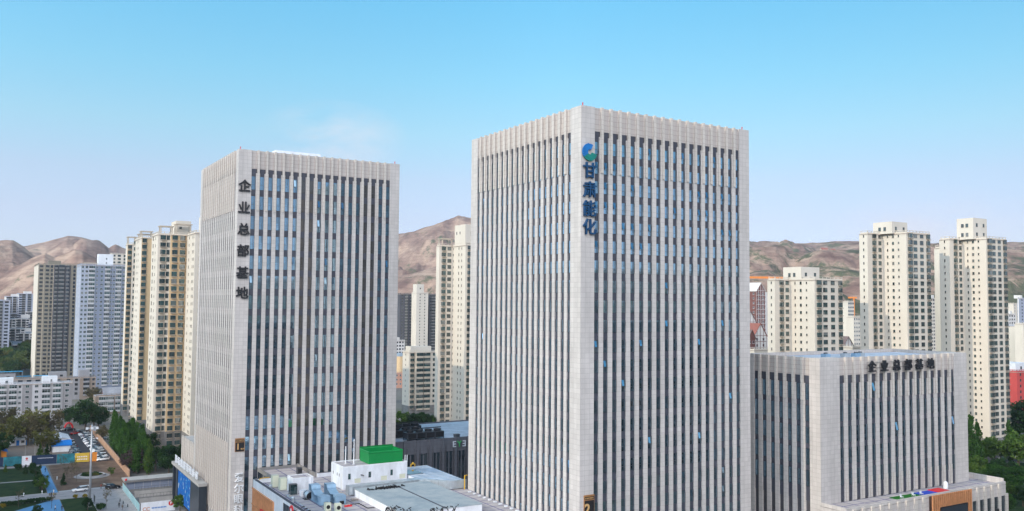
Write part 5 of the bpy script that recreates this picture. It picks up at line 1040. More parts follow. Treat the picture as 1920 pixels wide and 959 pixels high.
def tree(kind, leaf, loc, sc, label, cat='tree', name=None, group=None, sz=None):
    v = rnd.randrange(3); k_ = (kind, v, leaf)
    if k_ not in _cr:
        c_, t_ = crown(kind, hash((kind, v)) % 1000 if False else {'poplar': 10, 'broad': 20, 'loose': 30, 'cone': 40, 'shrub': 50, 'sapling': 60}[kind]+v)
        _cr[k_] = (c_.mesh('crown', [LEAF[leaf]], uv=False), t_.mesh('trunk', [M['bark']], uv=False))
    cm, tm = _cr[k_]
    o = thing(name or ('shrub' if kind == 'shrub' else 'poplar_tree' if kind == 'poplar' else 'tree'), label, cat, loc, rnd.uniform(0, 6.3), group); o.scale = (sc, sc, sz or sc)
    link('crown', cm, o); link('trunk' if kind != 'shrub' else 'stem', tm, o)
    return o
# row of poplars behind the orange wall
n_ = 0
for b in np.arange(203, 268, 4.4):
    for row in range(2):
        a = -49.8+row*4.0+rnd.uniform(-.6, .6)
        if row == 1 and b > 248: continue
        tree('poplar', 'poplar', W(a, b+rnd.uniform(-1, 1)+row*2), rnd.uniform(.85, 1.1)*(.75 if b < 214 else 1.0), 'green poplar, %s along the orange wall in the %s row' % (nth(n_//1 if row == 0 else int((b-203)/4.4)), ['front', 'back'][row]), group='poplars behind the orange wall')
        if row == 0: n_ += 1
for i, (a, b, k_, lf, s, lb) in enumerate([(-50.2, 206.5, 'loose', 'mauve', 1.0, 'mauve leafless-looking tree at the near end of the poplars'), (-50.0, 213, 'loose', 'mauve', .9, 'mauve-brown tree second from the near end of the poplars'), (-43, 205, 'broad', 'dark', .8, 'dark bushy tree between the poplars and the canopy roof'), (-38, 209, 'broad', 'dark', .75, 'dark bushy tree below the nearest cream tower, left one'), (-33, 212, 'broad', 'dark', .8, 'dark bushy tree below the nearest cream tower, right one'), (-40, 196, 'broad', 'dark', .7, 'dark tree straight behind the middle of the canopy roof'), (-34, 199, 'poplar', 'poplar', .75, 'slim green tree behind the right end of the canopy roof'), (-46.5, 198, 'poplar', 'fresh', .85, 'bright green slim poplar before the darker trees'), (-30, 205, 'broad', 'dark', .7, 'dark tree beside the left grey tower and the lit screen'), (-46, 230, 'broad', 'dark', .9, 'dark tree in the poplar wood below the second cream tower'), (-41, 240, 'broad', 'dark', .9, 'dark tree in the poplar wood below the farthest cream tower')]):
    tree(k_, lf, W(a, b), s, lb)
# big trees at the left
for x, y, k_, lf, s, lb in [(160, 812, 'broad', 'dark', 1.35, 'large dark green tree beside the parking lot entrance'), (184, 806, 'broad', 'dark', .95, 'dark green tree right of the largest dark one'), (176, 798, 'loose', 'brown', 1.3, 'bare brownish tree behind the dark green one'),
   (12, 842, 'loose', 'olive', 1.45, 'olive budding tree at the left edge'), (38, 832, 'loose', 'olive', 1.55, 'olive budding tree second from the left edge'), (66, 826, 'loose', 'olive', 1.65, 'tallest olive budding tree in the left group'), (90, 822, 'loose', 'brown', 1.5, 'brownish budding tree at the right of the left group'), (52, 836, 'loose', 'brown', 1.4, 'brownish budding tree in the middle of the left group'), (6, 815, 'loose', 'brown', 1.5, 'brownish tree behind the left-edge olive tree'), (80, 849, 'loose', 'olive', 1.1, 'round olive tree behind the coloured hoarding'), (95, 846, 'loose', 'olive', .95, 'small olive tree beside the blue-roofed shed'), (0, 860, 'broad', 'dark', .9, 'dark tree at the left edge above the hoarding'), (75, 855, 'cone', 'fresh', 1.0, 'green bush behind the hoarding, left one'), (88, 856, 'cone', 'dark', 1.0, 'green bush behind the hoarding, right one'), (190, 827, 'loose', 'brown', .75, 'small brown tree behind the parked cars'), (130, 800, 'broad', 'dark', .8, 'dark tree before the end of the white walk-up block'), (172, 757, 'loose', 'brown', 1.1, 'bare brown tree before the blue-white high-rise'), (181, 755, 'loose', 'brown', 1.0, 'bare brown tree right of the other one before the blue-white high-rise')]:
    tree(k_, lf, ground(x, y), s, lb)
# wooded strip in the far left
n_ = 0
for i in range(42):
    x = rnd.uniform(-30, 72); y = rnd.uniform(668, 712)
    tree('broad', ['haze', 'haze', 'dark', 'olive', 'fresh'][i % 5], ground(x, y), rnd.uniform(1.2, 1.9), 'tree in the wooded strip between the far pink hall and the old walk-up blocks', group='trees in the far wooded strip')
# garden plants
for a, b, k_, lf, s, lb in [(-73.9, 194, 'cone', 'dark', .85, 'dark conical evergreen on the soil patch'), (-80.6, 187.5, 'loose', 'fresh', .55, 'small leafy tree at the lawn corner by the blue path'), (-81, 192, 'loose', 'dark', .6, 'small dark tree beside the blue path'), (-81.5, 231, 'shrub', 'dark', 1.6, 'dark round shrub at the far end of the blue path'), (-86, 232, 'shrub', 'dark', 1.5, 'dark shrub on the far lawn edge'), (-90, 229, 'cone', 'fresh', .6, 'small cone bush on the far lawn'), (-84, 222, 'cone', 'dark', .7, 'small dark cone tree in the middle of the far lawn'), (-81, 215, 'loose', 'dark', .5, 'dark low tree where the garden path meets the blue path'),
   (-72.0, 222, 'sapling', 'brown', 1.0, 'leafless sapling on the soil patch, far left'), (-70.5, 206, 'sapling', 'brown', 1.1, 'leafless sapling left of the round bed'), (-72.4, 200, 'sapling', 'brown', 1.0, 'leafless sapling behind the conical evergreen'), (-69.5, 199.5, 'sapling', 'brown', 1.0, 'leafless sapling nearest the round bed on its near side'), (-57.8, 205, 'loose', 'fresh', .35, 'small fresh green tree right of the round bed'), (-84.5, 170.2, 'shrub', 'dark', 1.0, 'round clipped shrub at the road edge, left one'), (-82.2, 170.4, 'shrub', 'dark', 1.0, 'round clipped shrub at the road edge, right one'), (-72.3, 170.8, 'shrub', 'yellow', .9, 'yellow flowering shrub beside the plaza lawn'), (-69.5, 170.9, 'shrub', 'yellow', .8, 'smaller yellow flowering shrub nearest the tall mast'), (-92, 167.5, 'shrub', 'yellow', .9, 'yellow shrub at the left edge below the road'), (-79.5, 160, 'sapling', 'brown', .9, 'leafless sapling by the lower blue path'), (-88, 166, 'sapling', 'brown', 1.0, 'leafless sapling below the road at the left'), (-65.5, 152, 'sapling', 'brown', 1.0, 'leafless sapling on the plaza by the sign board'), (-84, 150, 'broad', 'dark', .3, 'low dark tree at the bottom edge in the left garden'), (-70.5, 152, 'broad', 'dark', .32, 'dark shrub tree at the foot of the tall mast'), (-67.2, 150.5, 'shrub', 'dark', 1.5, 'dark shrub at the bottom edge right of the mast'), (-47, 137.8, 'broad', 'fresh', .42, 'green bushy tree beside the lit screen at the bottom edge')]:
    tree(k_, lf, W(a, b), s, lb, cat='shrub' if k_ == 'shrub' else 'tree')
for i in range(9): tree('shrub', 'dark', W(-79.5-i*1.55, 170.4-i*.10), 1.0, 'clipped hedge plant in the row along the near road edge', 'shrub', 'hedge_plant', 'hedge along the near road edge')
for i in range(26):
    t_ = rnd.uniform(0, 6.3); r_ = 3.2*math.sqrt(rnd.random()); tree('shrub', 'dark' if i % 3 else 'olive', W(-64+r_*math.cos(t_), 207.5+r_*math.sin(t_)), .75, 'low green shrub planted inside the round flower bed', 'shrub', 'bed_shrub', 'shrubs in the round bed')
o = ringwall('round_planter', -64, 207.5, 4.4, .5, .55, M['kerb']); tag(o, 'round stone planter ring on the soil patch', 'planter')
mb = MB(); mb.quad(disc(3.9, .3)); tag(mb.build('planter_soil', M['dirt'], None, W(-64, 207.5, .02), RZ), kind='structure')
# trees behind the middle gap and on the right
for x, y, k_, lf, s, lb in [(757, 812, 'broad', 'fresh', .95, 'fresh green tree beside the mid-rise block'), (775, 812, 'broad', 'dark', .8, 'dark tree before the mid-rise block'), (790, 810, 'broad', 'dark', .85, 'dark tree before the mid-rise block balconies'), (803, 812, 'broad', 'dark', .8, 'dark tree between the mid-rise block and the cream tower'), (812, 818, 'poplar', 'fresh', .55, 'slim fresh tree left of the cream tower base'), (838, 822, 'poplar', 'fresh', .5, 'slim fresh tree before the cream tower base'), (872, 822, 'poplar', 'fresh', .45, 'slim fresh tree beside the central grey tower'),
   (1822, 880, 'poplar', 'poplar', 1.35, 'tall green poplar beside the office block'), (1834, 878, 'poplar', 'poplar', 1.15, 'green poplar second from the office block'), (1842, 872, 'broad', 'fresh', .95, 'bright bushy tree before the tallest cream tower, left one'), (1860, 872, 'broad', 'fresh', .95, 'bright bushy tree before the tallest cream tower, right one'), (1893, 868, 'poplar', 'poplar', 1.1, 'slim poplar right of the tallest cream tower'), (1910, 880, 'broad', 'fresh', 1.3, 'large bright tree at the right edge'), (1926, 872, 'broad', 'fresh', 1.2, 'bright tree cut by the right edge'), (1908, 838, 'broad', 'dark', 1.6, 'dark tree at the right edge behind the bright one'), (1922, 826, 'broad', 'dark', 1.7, 'dark tree farthest up the right edge'), (1893, 828, 'broad', 'dark', 1.2, 'dark tree between the tallest cream tower and the red block'),
   (1835, 905, 'broad', 'fresh', .8, 'green tree below the poplars beside the office block'), (1848, 912, 'loose', 'fresh', .8, 'loose green tree in the shaded garden, left'), (1868, 918, 'broad', 'poplar', .75, 'mid-green garden tree right of the podium end'), (1880, 905, 'broad', 'dark', .8, 'dark garden tree in the middle of the shaded garden'), (1900, 925, 'broad', 'poplar', .8, 'mid-green garden tree at the lower right'), (1915, 905, 'broad', 'poplar', .6, 'mid-green garden tree at the right edge'), (1890, 945, 'broad', 'fresh', .6, 'bright green garden tree near the bottom right corner'), (1918, 950, 'broad', 'dark', .6, 'dark garden tree in the bottom right corner'), (1828, 925, 'broad', 'fresh', .7, 'green garden tree touching the office block edge'), (1884, 968, 'broad', 'poplar', .6, 'mid-green garden tree cut by the bottom edge')]:
    tree(k_, lf, ground(x, y), s, lb)
gp = [ground(*q) for q in ((1700, 1060), (2100, 1060), (2000, 868), (1790, 868))]
sheet('garden_lawn', [(p.x, p.y) for p in gp], .03, M['grass'], 'stuff')
gp = [ground(*q) for q in ((1760, 866), (2060, 866), (2040, 852), (1780, 852))]
sheet('service_road', [(p.x, p.y) for p in gp], .03, M['asphalt'])

# ---------------------------------------------------------------- vehicles
def car_meshes(kind):
    """lengthwise along x, front at +x"""
    if kind == 'suv': L, Wd, H = 4.7, 1.86, 1.72; low = [(-2.33, .32), (-2.35, .95), (-2.25, 1.08), (.95, 1.06), (2.1, .92), (2.33, .72), (2.35, .32)]; top = [(-2.2, 1.06), (-2.0, 1.62), (-1.7, 1.7), (.1, 1.7), (1.05, 1.05)]
    elif kind == 'van': L, Wd, H = 4.6, 1.75, 1.9; low = [(-2.28, .32), (-2.3, 1.0), (1.5, 1.02), (2.15, .92), (2.3, .7), (2.3, .32)]; top = [(-2.26, 1.0), (-2.1, 1.82), (.9, 1.86), (1.75, 1.0)]
    else: L, Wd, H = 4.6, 1.8, 1.46; low = [(-2.28, .30), (-2.3, .85), (-2.15, .96), (-1.5, .98), (1.0, .95), (2.05, .80), (2.28, .6), (2.3, .30)]; top = [(-1.75, .96), (-1.0, 1.38), (-.2, 1.45), (.25, 1.42), (1.1, .93)]
    def loft(prof, w0, w1, zz):
        bm = bmesh.new(); n = len(prof); a = []; b = []
        for x, z in prof:
            k_ = (z-prof[0][1])/max(.01, max(p[1] for p in prof)-prof[0][1]); w_ = w0+(w1-w0)*k_
            a.append(bm.verts.new((x, -w_/2, z))); b.append(bm.verts.new((x, w_/2, z)))
        bm.faces.new(a); bm.faces.new(b[::-1])
        for i in range(n): j = (i+1) % n; bm.faces.new((a[j], a[i], b[i], b[j]))
        bmesh.ops.recalc_face_normals(bm, faces=bm.faces)
        bmesh.ops.bevel(bm, geom=list(bm.edges), offset=.07, segments=2, affect='EDGES', clamp_overlap=True)
        me = bpy.data.meshes.new('x'); bm.to_mesh(me); bm.free(); me.polygons.foreach_set('use_smooth', [True]*len(me.polygons)); return me
    body = loft(low, Wd, Wd*.97, 0); cab = loft(top, Wd*.95, Wd*.74, 0)
    rf = MB(); zr = max(p[1] for p in top); xr = [p[0] for p in top if p[1] > zr-.12]; rf.box(min(xr), max(xr), -Wd*.36, Wd*.36, zr-.03, zr+.025); roof = rf.mesh('roof', [])
    wh = MB(); wh.tube((0, -.1, 0), (0, .1, 0), .34, n=14, m=0); wh.tube((0, -.11, 0), (0, .11, 0), .2, n=10, m=1)
    hl = MB(); hl.box(-.05, .05, -.2, .2, -.07, .07)
    return dict(body=body, cab=cab, roof=roof, wheel=wh.mesh('wheel', [M['blackrub'], M['steel']]), light=hl.mesh('headlight', [M['white_letter']]), tail=hl.mesh('tail_light', [M['red']]), L=L, W=Wd)
CARS = {k_: car_meshes(k_) for k_ in ('sedan', 'suv', 'van')}
CPAINT = {'white': paint('car_white', (.72, .73, .74), .25, .02, spec=.6), 'silver': paint('car_silver', (.42, .44, .46), .25, .02, metal=.5), 'black': paint('car_black', (.012, .012, .015), .2, .02, spec=.6), 'grey': paint('car_grey', (.13, .14, .155), .25, .02, metal=.3), 'blue': paint('car_blue', (.03, .09, .24), .25, .02, spec=.6), 'red': paint('car_red', (.35, .02, .02), .25, .02, spec=.6), 'pale blue': paint('car_pale_blue', (.35, .47, .55), .25, .02)}
_cm = {}
def car(kind, col, loc, rz, label, group=None, hatch=False):
    o = thing('parked_car', label, 'car', loc, rz, group); c = CARS[kind]
    for nm, key, mt in (('body', 'body', CPAINT[col]), ('cabin_glass', 'cab', M['dglass']), ('roof', 'roof', CPAINT[col])):
        k_ = (kind, key, col if mt is not M['dglass'] else 0)
        if k_ not in _cm: me = c[key].copy(); me.name = nm; me.materials.clear(); me.materials.append(mt); _cm[k_] = me
        link(nm, _cm[k_], o)
    for x in (-1.42, 1.45):
        for y in (-c['W']/2+.06, c['W']/2-.06): link('wheel', c['wheel'], o, (x, y, .34))
    for y in (-.62, .62): link('headlight', c['light'], o, (2.24, y, .68)); link('tail_light', c['tail'], o, (-2.27, y, .82))
    return o
cols = ['white', 'white', 'black', 'white', 'silver', 'white', 'grey', 'white', 'white', 'pale blue', 'silver', 'black', 'white', 'silver', 'blue', 'white', 'grey', 'white', 'silver', 'white', 'black', 'white', 'grey', 'silver', 'white', 'white', 'silver', 'black']
kinds = ['suv', 'sedan', 'sedan', 'suv', 'sedan', 'van', 'sedan', 'suv']
for i in range(28):
    car(kinds[i % 8], cols[i], W(-56.9+rnd.uniform(-.3, .3), 237.6+i*2.95, .02), RZ+math.pi+rnd.uniform(-.05, .05)+(R_(8)), '%s %s, %s from the near end of the row along the orange wall' % (cols[i], {'suv': 'SUV', 'sedan': 'sedan', 'van': 'van'}[kinds[i % 8]], nth(i)), 'cars parked along the orange wall')
for i in range(15):
    c_ = ['grey', 'white', 'black', 'silver', 'silver', 'grey', 'white', 'black', 'pale blue', 'grey', 'white', 'silver', 'red', 'black', 'silver'][i]
    car(kinds[(i+3) % 8], c_, W(-64.9+rnd.uniform(-.2, .2), 244.5+i*4.4, .02), RZ+math.pi/2*(1 if i % 2 else 1)+rnd.uniform(-.1, .1)+R_(35), '%s %s, %s from the near end of the row beside the sheds' % (c_, {'suv': 'SUV', 'sedan': 'sedan', 'van': 'van'}[kinds[(i+3) % 8]], nth(i)), 'cars parked beside the sheds')
for x, y, k_, c_, dr, lb in ((137.5, 866, 'sedan', 'silver', 0, 'silver sedan parked before the yellow and orange hoarding'), (152.5, 864.5, 'sedan', 'black', 0, 'black sedan beside the silver one at the parking lot mouth'), (118, 808, 'suv', 'white', 0, 'white SUV parked across the far end of the lot'), (107, 807.5, 'sedan', 'silver', 0, 'silver sedan left of the white SUV at the far end of the lot'), (131, 808, 'suv', 'black', 0, 'black SUV right of the white one at the far end of the lot'), (141, 815, 'sedan', 'red', .4, 'dark red sedan turning in the lot'), (190, 824, 'sedan', 'white', .3, 'white sedan behind the orange wall'), (148, 812.5, 'sedan', 'pale blue', .4, 'pale blue sedan in the far right corner of the lot')):
    car(k_, c_, ground(x, y)+Vector((0, 0, .02)), RZ+dr, lb)
sv = car('suv', 'white', W(-70.0, 181.4, .02), RZ+R_(8)+math.pi, 'white SUV with its tailgate open on the paved road')
q = MB(); q.box(0, .12, -.8, .8, 0, .75); tg = q.build('tailgate', [CPAINT['white']], sv, (-2.25, 0, 1.66)); tg.rotation_euler = (0, R_(-100), 0)
sv.rotation_euler = (0, 0, RZ+R_(8)+math.pi)
sb = car('suv', 'black', W(-60.2, 180.9, .02), RZ-R_(3), 'black SUV with its rear hatch raised on the plaza')
q = MB(); q.box(0, .12, -.8, .8, 0, .8); tg = q.build('tailgate', [CPAINT['silver']], sb, (-2.2, 0, 1.68)); tg.rotation_euler = (0, R_(-80), 0)
for x, y, c_, lb in ((1876, 862, 'silver', 'silver car parked below the tallest cream tower'), (1903, 860, 'white', 'white car right of the silver one below the right trees'), (1913, 858, 'black', 'dark car at the right edge below the trees')):
    car('sedan', c_, ground(x, y)+Vector((0, 0, .03)), RZ+R_(20), lb)

# ---------------------------------------------------------------- street things on the left
def building_box(name, label, cat, loc, parts, rz=RZ, group=None):
    o = thing(name, label, cat, loc, rz, group)
    for nm, bx, mt in parts: q = MB(); q.box(*bx); q.build(nm, M[mt], o)
    return o
o = thing('light_mast', 'tall white lighting mast standing on the lawn by the plaza', 'mast', W(-69.5, 157.2)); zt = 24.6
q = MB(); q.tube((0, 0, 0), (0, 0, .25), .9, n=12); q.build('base', M['conc'], o); q = MB(); q.tube((0, 0, .25), (0, 0, zt), .36, .22, n=14); q.build('pole', M['steel'], o, smooth=True)
q = MB(); q.box(-1.6, 1.6, -.2, .2, zt-1.2, zt-.9); q.build('cross_arm', M['steel'], o)
for x in (-1.4, 0, 1.4): q = MB(); q.box(x-.35, x+.35, -.55, -.21, zt-1.4, zt-.7); q.build('lamp_head', M['white'], o)
q = MB(); q.box(.4, 1.1, -.3, .5, zt-1.9, zt-.5); q.build('control_box', M['steel'], o)
x = -91.5-8
for wd, mt, lb in ((9.0, 'navy', 'dark navy hoarding panel at the left edge'), (6.0, 'tealboard', 'teal printed hoarding panel second from the left edge'), (3.2, 'white', 'white hoarding panel with a small dark emblem'), (8.4, 'navy', 'long dark navy hoarding panel with a line of small white writing'), (6.1, 'tealboard', 'teal hoarding panel beside the yellow one'), (5.0, 'yellow', 'plain yellow hoarding panel'), (2.6, 'orange', 'orange hoarding panel at the right end')):
    o = thing('hoarding_panel', lb, 'hoarding', W(x, 241.3-(x+91.5)*.14), RZ-R_(8)); q = MB(); q.box(0, wd-.03, 0, .1, .15, 3.6); q.build('board', M[mt], o)
    q = MB()
    for px in (.3, wd-.5): q.box(px, px+.12, .101, .25, 0, 3.5)
    q.build('post', M['steel'], o)
    if mt == 'white':
        q = MB(); q.tube((1.6, -.03, 2.6), (1.6, -.005, 2.6), .42, n=12); q.box(1.1, 2.1, -.03, -.005, 1.9, 2.05); q.build('emblem', M['redwall'], o)
    if lb.startswith('long'):
        q = MB()
        for k_ in range(16): q.box(2+k_*.33, 2+k_*.33+.2, -.02, -.004, 2.35, 2.6)
        q.build('writing', M['white_letter'], o)
    if mt == 'yellow':
        q = MB()
        for r_ in range(2):
            for k_ in range(6): q.box(.8+k_*.6, 1.2+k_*.6, -.02, -.004, 1.0+r_*1.0, 1.4+r_*1.0)
        q.build('writing', M['white_letter'], o)
    x += wd
o = building_box('site_cabin', 'white site cabin with blue door and roof edge behind the hoarding', 'cabin', W(-87.6, 293), [('wall', (0, 7, 0, 3, 0, 2.8), 'white'), ('roof', (-.2, 7.2, -.2, 3.2, 2.801, 2.95), 'white')])
for x0, x1, z0, z1, mt, nm in ((1.0, 2.3, 1.0, 2.1, 'dglass', 'window'), (2.9, 4.0, 0, 2.2, 'bluecover', 'door'), (4.7, 6.0, 1.0, 2.1, 'dglass', 'window'), (6.4, 6.98, 0, 2.6, 'bluecover', 'corner_panel')): q = MB(); q.box(x0, x1, -.05, -.005, z0, z1); q.build(nm, M[mt], o)
gable_house('site_shed', 'white shed with a bright blue sheet roof beside the parking lot', W(-72.6, 273), 6, 6.6, 2.8, 1.5, 'white', 'bluecover', rz=RZ-math.pi/2)
gable_house('site_shed', 'long shed with a pale grey roof behind the blue-roofed one', W(-71, 282), 6, 16, 2.8, 1.0, 'white', 'roofwhite', rz=RZ)
gable_house('site_shed', 'low blue-roofed shed with orange base at the left edge', W(-95, 262), 6, 5, 2.6, 1.0, 'orange', 'bluecover', rz=RZ)
for a, b, h, lb in ((-79.5, 256, 6, 'thin pale post behind the navy hoarding, right one'), (-83, 252, 8, 'thin post behind the navy hoarding, left one'), (-66, 330, 9, 'thin pale lamp post at the far end of the parking lot')):
    o = thing('thin_post', lb, 'post', W(a, b)); q = MB(); q.tube((0, 0, 0), (0, 0, h), .12, .08, n=7); q.build('pole', M['conc'], o); q = MB(); q.box(-.3, .3, -.3, .3, 0, .15); q.build('foot', M['conc'], o)
o = thing('inflatable_arch', 'red inflatable arch at the far end of the parking lot', 'arch', W(-61.5, 334)); q = MB(); pts = [(1.8*math.cos(t_), 0, 3.2*math.sin(t_)) for t_ in np.linspace(0, math.pi, 12)]; q.path(pts, .4, n=8); q.build('tube', M['red'], o)
o = thing('garden_wall', 'orange garden wall running beside the parked cars', 'wall', W(-52.9, 199)); q = MB(); q.box(0, .35, 0, 128, 0, 2.2); q.build('panel', M['orange_wall'], o); q = MB(); q.box(-.1, .45, 0, 128, 2.203, 2.32); q.build('coping', M['orange_wall'], o)
q = MB()
for i in range(33): q.box(-.08, -.003, i*4, i*4+.4, 0, 2.2)
q.build('pier', M['orange_wall'], o)
# canopy and sunken yard
o = thing('canopy', 'long flat pale canopy roof over a glazed wall beside the plaza', 'canopy', W(-58, 171.5))
q = MB(); q.box(0, 22.5, 0, 6.5, 3.5, 3.95); q.build('roof', M['conc'], o); q = MB(); q.box(-.02, 22.5, -.06, -.004, 3.3, 4.0); q.build('fascia', M['conc_dark'], o)
q = MB(); q.box(.6, 22, .8, .9, .9, 3.2, 1)
for i in range(9): q.box(.6+i*2.6, .75+i*2.6, .68, .795, .9, 3.4, 0)
q.build('glazing', [M['steel'], M['bluegrey']], o); q = MB(); q.box(.5, 22, .6, 1.1, 0, .895); q.build('plinth', M['conc_dark'], o)
q = MB(); q.ball((.6, .5, 4.25), .4, 8); q.build('lamp', M['red'], o)
for b, z, lb, m_ in ((163.2, 2.1, 'concrete retaining wall under the canopy, upper one', 'conc'), (153.0, 1.8, 'concrete retaining wall under the canopy, lower one', 'conc')):
    o = thing('retaining_wall', lb, 'wall', W(-56, b)); q = MB(); q.box(0, 17, 0, .4, 0, z); q.build('panel', M[m_], o); q = MB(); q.box(0, 17, -.1, .5, z+.003, z+.15); q.build('coping', M['conc_dark'], o)
    q = MB()
    for i in range(18): q.tube((i*.98+.1, .2, z+.15), (i*.98+.1, .2, z+1.1), .04, n=4)
    q.box(0, 17, .16, .24, z+1.1, z+1.17); q.build('railing', M['tframe'], o)
absheet('sunken_yard', [(-57, 140), (-44, 140), (-44, 171), (-57, 171)], .03, M['conc_dark'])
absheet('rubble_ground', [(-56, 163.7), (-40, 163.7), (-40, 170.5), (-56, 170.5)], .045, M['rubble'])
for i in range(9):
    o = thing('rubble_heap', ['pale', 'reddish', 'grey'][i % 3]+' rubble heap under the canopy, %s from the left' % ['first', 'second', 'third', 'fourth', 'fifth', 'sixth', 'seventh', 'eighth', 'ninth'][i], 'rubble', W(-53+i*1.45, 168+rnd.uniform(-1, 1)), rnd.uniform(0, 6))
    q = MB()
    for k_ in range(10): b_ = MB(); s = rnd.uniform(.15, .45); b_.box(-s, s, -s*.7, s*.7, 0, s*.7); q.add(b_, Matrix.Translation((rnd.gauss(0, .6), rnd.gauss(0, .5), rnd.uniform(.04, .3))) @ Matrix.Rotation(rnd.uniform(0, 3), 4, 'Z'))
    q.build('pieces', M[['white', 'redwall', 'rubble'][i % 3]], o)
o = thing('teal_fence', 'pale teal panel fence along the right side of the plaza', 'fence', W(-57.6, 142)); q = MB(); q.box(0, .08, 0, 35, .1, 2.3); q.build('panel', M['teal'], o)
for i in range(15): q = MB(); q.box(-.12, -.004, i*2.5, i*2.5+.14, 0, 2.45); q.build('post', M['white'], o)
o = thing('banner_wall', 'white banner wall with pink and blue writing and a round red P mark', 'banner', W(-57.6, 139.6)); q = MB(); q.box(0, 9.6, 0, .12, .1, 3.2); q.build('board', M['white'], o)
q = MB()
for px in (.2, 4.8, 9.3): q.box(px, px+.12, .121, .3, 0, 3.2)
q.build('frame', M['steel'], o)
for i, (ch) in enumerate('CC'): glyph(ch, 1.5, M['pinkwall'], o, (1.0+i*1.0, -.03, 1.2), ext=.015, bold=.03, name='letter')
q = MB()
for k_ in range(10): q.box(3.0+k_*.42, 3.3+k_*.42, -.02, -.004, 1.2, 1.6)
q.build('blue_writing', M['logo_blue'], o)
q = MB(); q.tube((8.4, -.04, 2.3), (8.4, -.004, 2.3), .75, n=20); q.build('round_mark', M['red'], o); glyph('P', 1.2, M['white_letter'], o, (8.4, -.07, 2.28), ext=.015, bold=.02, name='letter')
o = thing('notice_board', 'dark notice board on two legs beside the tall mast', 'notice board', W(-67.9, 159)); q = MB(); q.box(0, .12, 0, 3.0, .8, 2.6); q.build('panel', M['screen_off'], o)
for y in (.1, 2.8): q = MB(); q.box(0, .12, y, y+.1, 0, .799); q.build('leg', M['tframe'], o)
for i, (a, b) in enumerate(((-77.5, 183.0), (-86, 182.2), (-80.8, 183.1), (-79.0, 171.4), (-75, 206))):
    o = thing('path_bollard', ['white bollard light where the road meets the blue path, right side', 'white bollard light on the road edge farthest left', 'white bollard light where the road meets the blue path, left side', 'white bollard light at the top of the lower blue path', 'white bollard on the soil patch'][i], 'bollard', W(a, b)); q = MB(); q.tube((0, 0, 0), (0, 0, .8), .11, n=8); q.build('post', M['white'], o); q = MB(); q.ball((0, 0, .9), .22, 8); q.build('lamp', M['white'], o)
for a, b, lb in ((-60.6, 160, 'dark litter bin on the plaza by the teal fence, upper one'), (-60.2, 156, 'dark traffic cone-like post on the plaza by the teal fence'), (-59.6, 151, 'dark low post on the plaza nearest the banner')):
    o = thing('plaza_post', lb, 'post', W(a, b)); q = MB(); q.tube((0, 0, 0), (0, 0, .9), .16, .1, n=8); q.build('post', M['tframe'], o); q = MB(); q.tube((0, 0, 0), (0, 0, .06), .25, n=8); q.build('foot', M['tframe'], o)

# ---------------------------------------------------------------- people
def person_mesh(pose, cols):
    bm = bmesh.new(); sk = bm.verts.layers.skin.verify()
    V = {}
    def v(nm, co, r, r2=None): x = bm.verts.new(co); x[sk].radius = (r, r2 or r); V[nm] = x; return x
    st = .22 if pose == 'walk' else .0
    v('pelvis', (0, 0, .95), .155, .12)[sk].use_root = True
    v('waist', (0, 0, 1.12), .135, .105); v('chest', (0, .01, 1.32), .165, .115); v('neckb', (0, 0, 1.46), .075); v('neck', (0, -.01, 1.53), .055); v('head', (0, -.02, 1.62), .085, .10); v('crown', (0, -.01, 1.71), .07)
    E_ = [('pelvis', 'waist'), ('waist', 'chest'), ('chest', 'neckb'), ('neckb', 'neck'), ('neck', 'head'), ('head', 'crown')]
    for s, sg in (('l', -1), ('r', 1)):
        sw = st*sg
        v(s+'hip', (.09*sg, 0, .90), .10); v(s+'knee', (.10*sg, -sw*.7-.02, .50), .062); v(s+'ank', (.10*sg, -sw+.06*(sw != 0), .09), .042); v(s+'toe', (.11*sg, -sw-.15, .04), .035)
        v(s+'sho', (.19*sg, .01, 1.40), .065); v(s+'elb', (.25*sg, .03+sw*.4, 1.13), .045); v(s+'wri', (.26*sg, -.04+sw*.8, .90), .032); v(s+'palm', (.265*sg, -.06+sw*.85, .83), .034, .018)
        E_ += [('pelvis', s+'hip'), (s+'hip', s+'knee'), (s+'knee', s+'ank'), (s+'ank', s+'toe'), ('chest', s+'sho'), (s+'sho', s+'elb'), (s+'elb', s+'wri'), (s+'wri', s+'palm')]
        for k_, (dy, ln) in enumerate(((-.03, .075), (-.01, .085), (.01, .08), (.03, .06))):
            f1 = v(s+'f%d' % k_, (.268*sg, -.06+sw*.85+dy, .80), .009); f2 = v(s+'g%d' % k_, (.262*sg, -.065+sw*.85+dy, .80-ln), .007); E_ += [(s+'palm', s+'f%d' % k_), (s+'f%d' % k_, s+'g%d' % k_)]
        v(s+'th', (.25*sg, -.10+sw*.85, .80), .010); E_.append((s+'palm', s+'th'))
    for a, b in E_: bm.edges.new((V[a], V[b]))
    me = bpy.data.meshes.new('sk'); bm.to_mesh(me); bm.free()
    t = bpy.data.objects.new('tmp', me); COL.objects.link(t); t.modifiers.new('s', 'SKIN'); t.modifiers.new('u', 'SUBSURF').levels = 1
    dg = bpy.context.evaluated_depsgraph_get(); out_ = bpy.data.meshes.new_from_object(t.evaluated_get(dg)); bpy.data.objects.remove(t); bpy.data.meshes.remove(me)
    out_.materials.clear()
    for c in cols: out_.materials.append(c)
    for p_ in out_.polygons:
        z = p_.center.z; x = abs(p_.center.x); p_.use_smooth = True
        p_.material_index = 0 if z > 1.49 or (x > .2 and z < .9) else (1 if z > .93 and True else 2 if z > .1 else 3)
    out_.name = 'body'; return out_
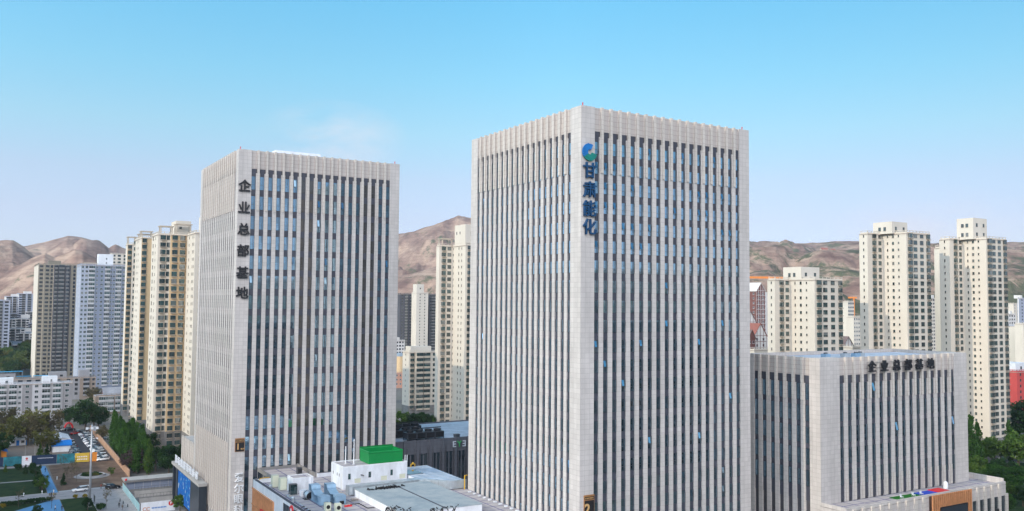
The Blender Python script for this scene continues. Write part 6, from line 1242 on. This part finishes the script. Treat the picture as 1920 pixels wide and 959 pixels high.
skin = paint('skin', (.42, .25, .17), .6, .05); hairm = paint('hair', (.012, .01, .009), .6, .1); shoe = paint('shoes', (.03, .03, .03), .6, .1)
def cl(nm, c): return paint('cloth_'+nm, c, .85, .08, 4)
CL = {'black': cl('black', (.015, .015, .018)), 'grey': cl('grey', (.12, .12, .13)), 'yellow': cl('yellow', (.45, .32, .06)), 'white': cl('white', (.6, .6, .62)), 'red': cl('red', (.25, .05, .05)), 'navy': cl('navy', (.02, .025, .06)), 'brown': cl('brown', (.10, .06, .045))}
def person(a, b, top, leg, pose, rz, label):
    o = thing('person', label, 'person', W(a, b, .03), rz)
    link('body', person_mesh(pose, [skin, CL[top], CL[leg], shoe]), o)
    q = MB(); q.ball((0, .005, 1.685), .108, 10, sz=.85)
    q.v = [(x, y+.012, max(z, 1.60+(.06 if y < -.03 else 0))) for x, y, z in q.v]; q.build('hair', hairm, o, uv=False, smooth=True)
for a in [(-78.6, 175.6, 'black', 'navy', 'walk', 2.6, 'person in dark clothes walking on the road near the blue path'), (-78.0, 175.3, 'yellow', 'grey', 'walk', 2.5, 'person in a mustard top walking beside the one in dark clothes'), (-62.0, 151.1, 'black', 'black', 'walk', .3, 'person all in black walking across the plaza'), (-77.1, 155.0, 'navy', 'black', 'stand', .5, 'person in dark clothes on the lower blue path, right one'), (-78.8, 155.9, 'white', 'black', 'walk', 1.5, 'person in a white top on the lower blue path, left one'), (-61.6, 147.0, 'brown', 'grey', 'walk', 2.9, 'person in brown at the bottom edge of the plaza'), (-63.6, 182.2, 'red', 'grey', 'stand', 1.0, 'person in a dull red top near the black SUV'), (-77.7, 222.2, 'navy', 'black', 'walk', 2.8, 'person in dark clothes at the far end of the blue path'), (-59.9, 238.8, 'black', 'grey', 'walk', .2, 'person in black at the mouth of the parking lot'), (-59.1, 275.0, 'white', 'navy', 'stand', 2.2, 'person in a white top among the parked cars'), (-67.3, 181.0, 'black', 'navy', 'stand', 1.8, 'person in black at the open tailgate of the white SUV')]: person(*a)

# ---------------------------------------------------------------- the hazy air
hz_ = MB(); hz_.box(-5300, 5300, -5300, 5300, -1.5, 330)
m = bpy.data.materials.new('haze'); m.use_nodes = True; m.node_tree.nodes.clear(); oo = m.node_tree.nodes.new('ShaderNodeOutputMaterial'); pv = m.node_tree.nodes.new('ShaderNodeVolumePrincipled')
pv.inputs['Color'].default_value = (.80, .88, 1, 1); pv.inputs['Density'].default_value = HAZE; pv.inputs['Anisotropy'].default_value = .2; m.node_tree.links.new(pv.outputs[0], oo.inputs['Volume'])
if HAZE > 0: o = hz_.build('haze', m, uv=False); o['kind'] = 'stuff'
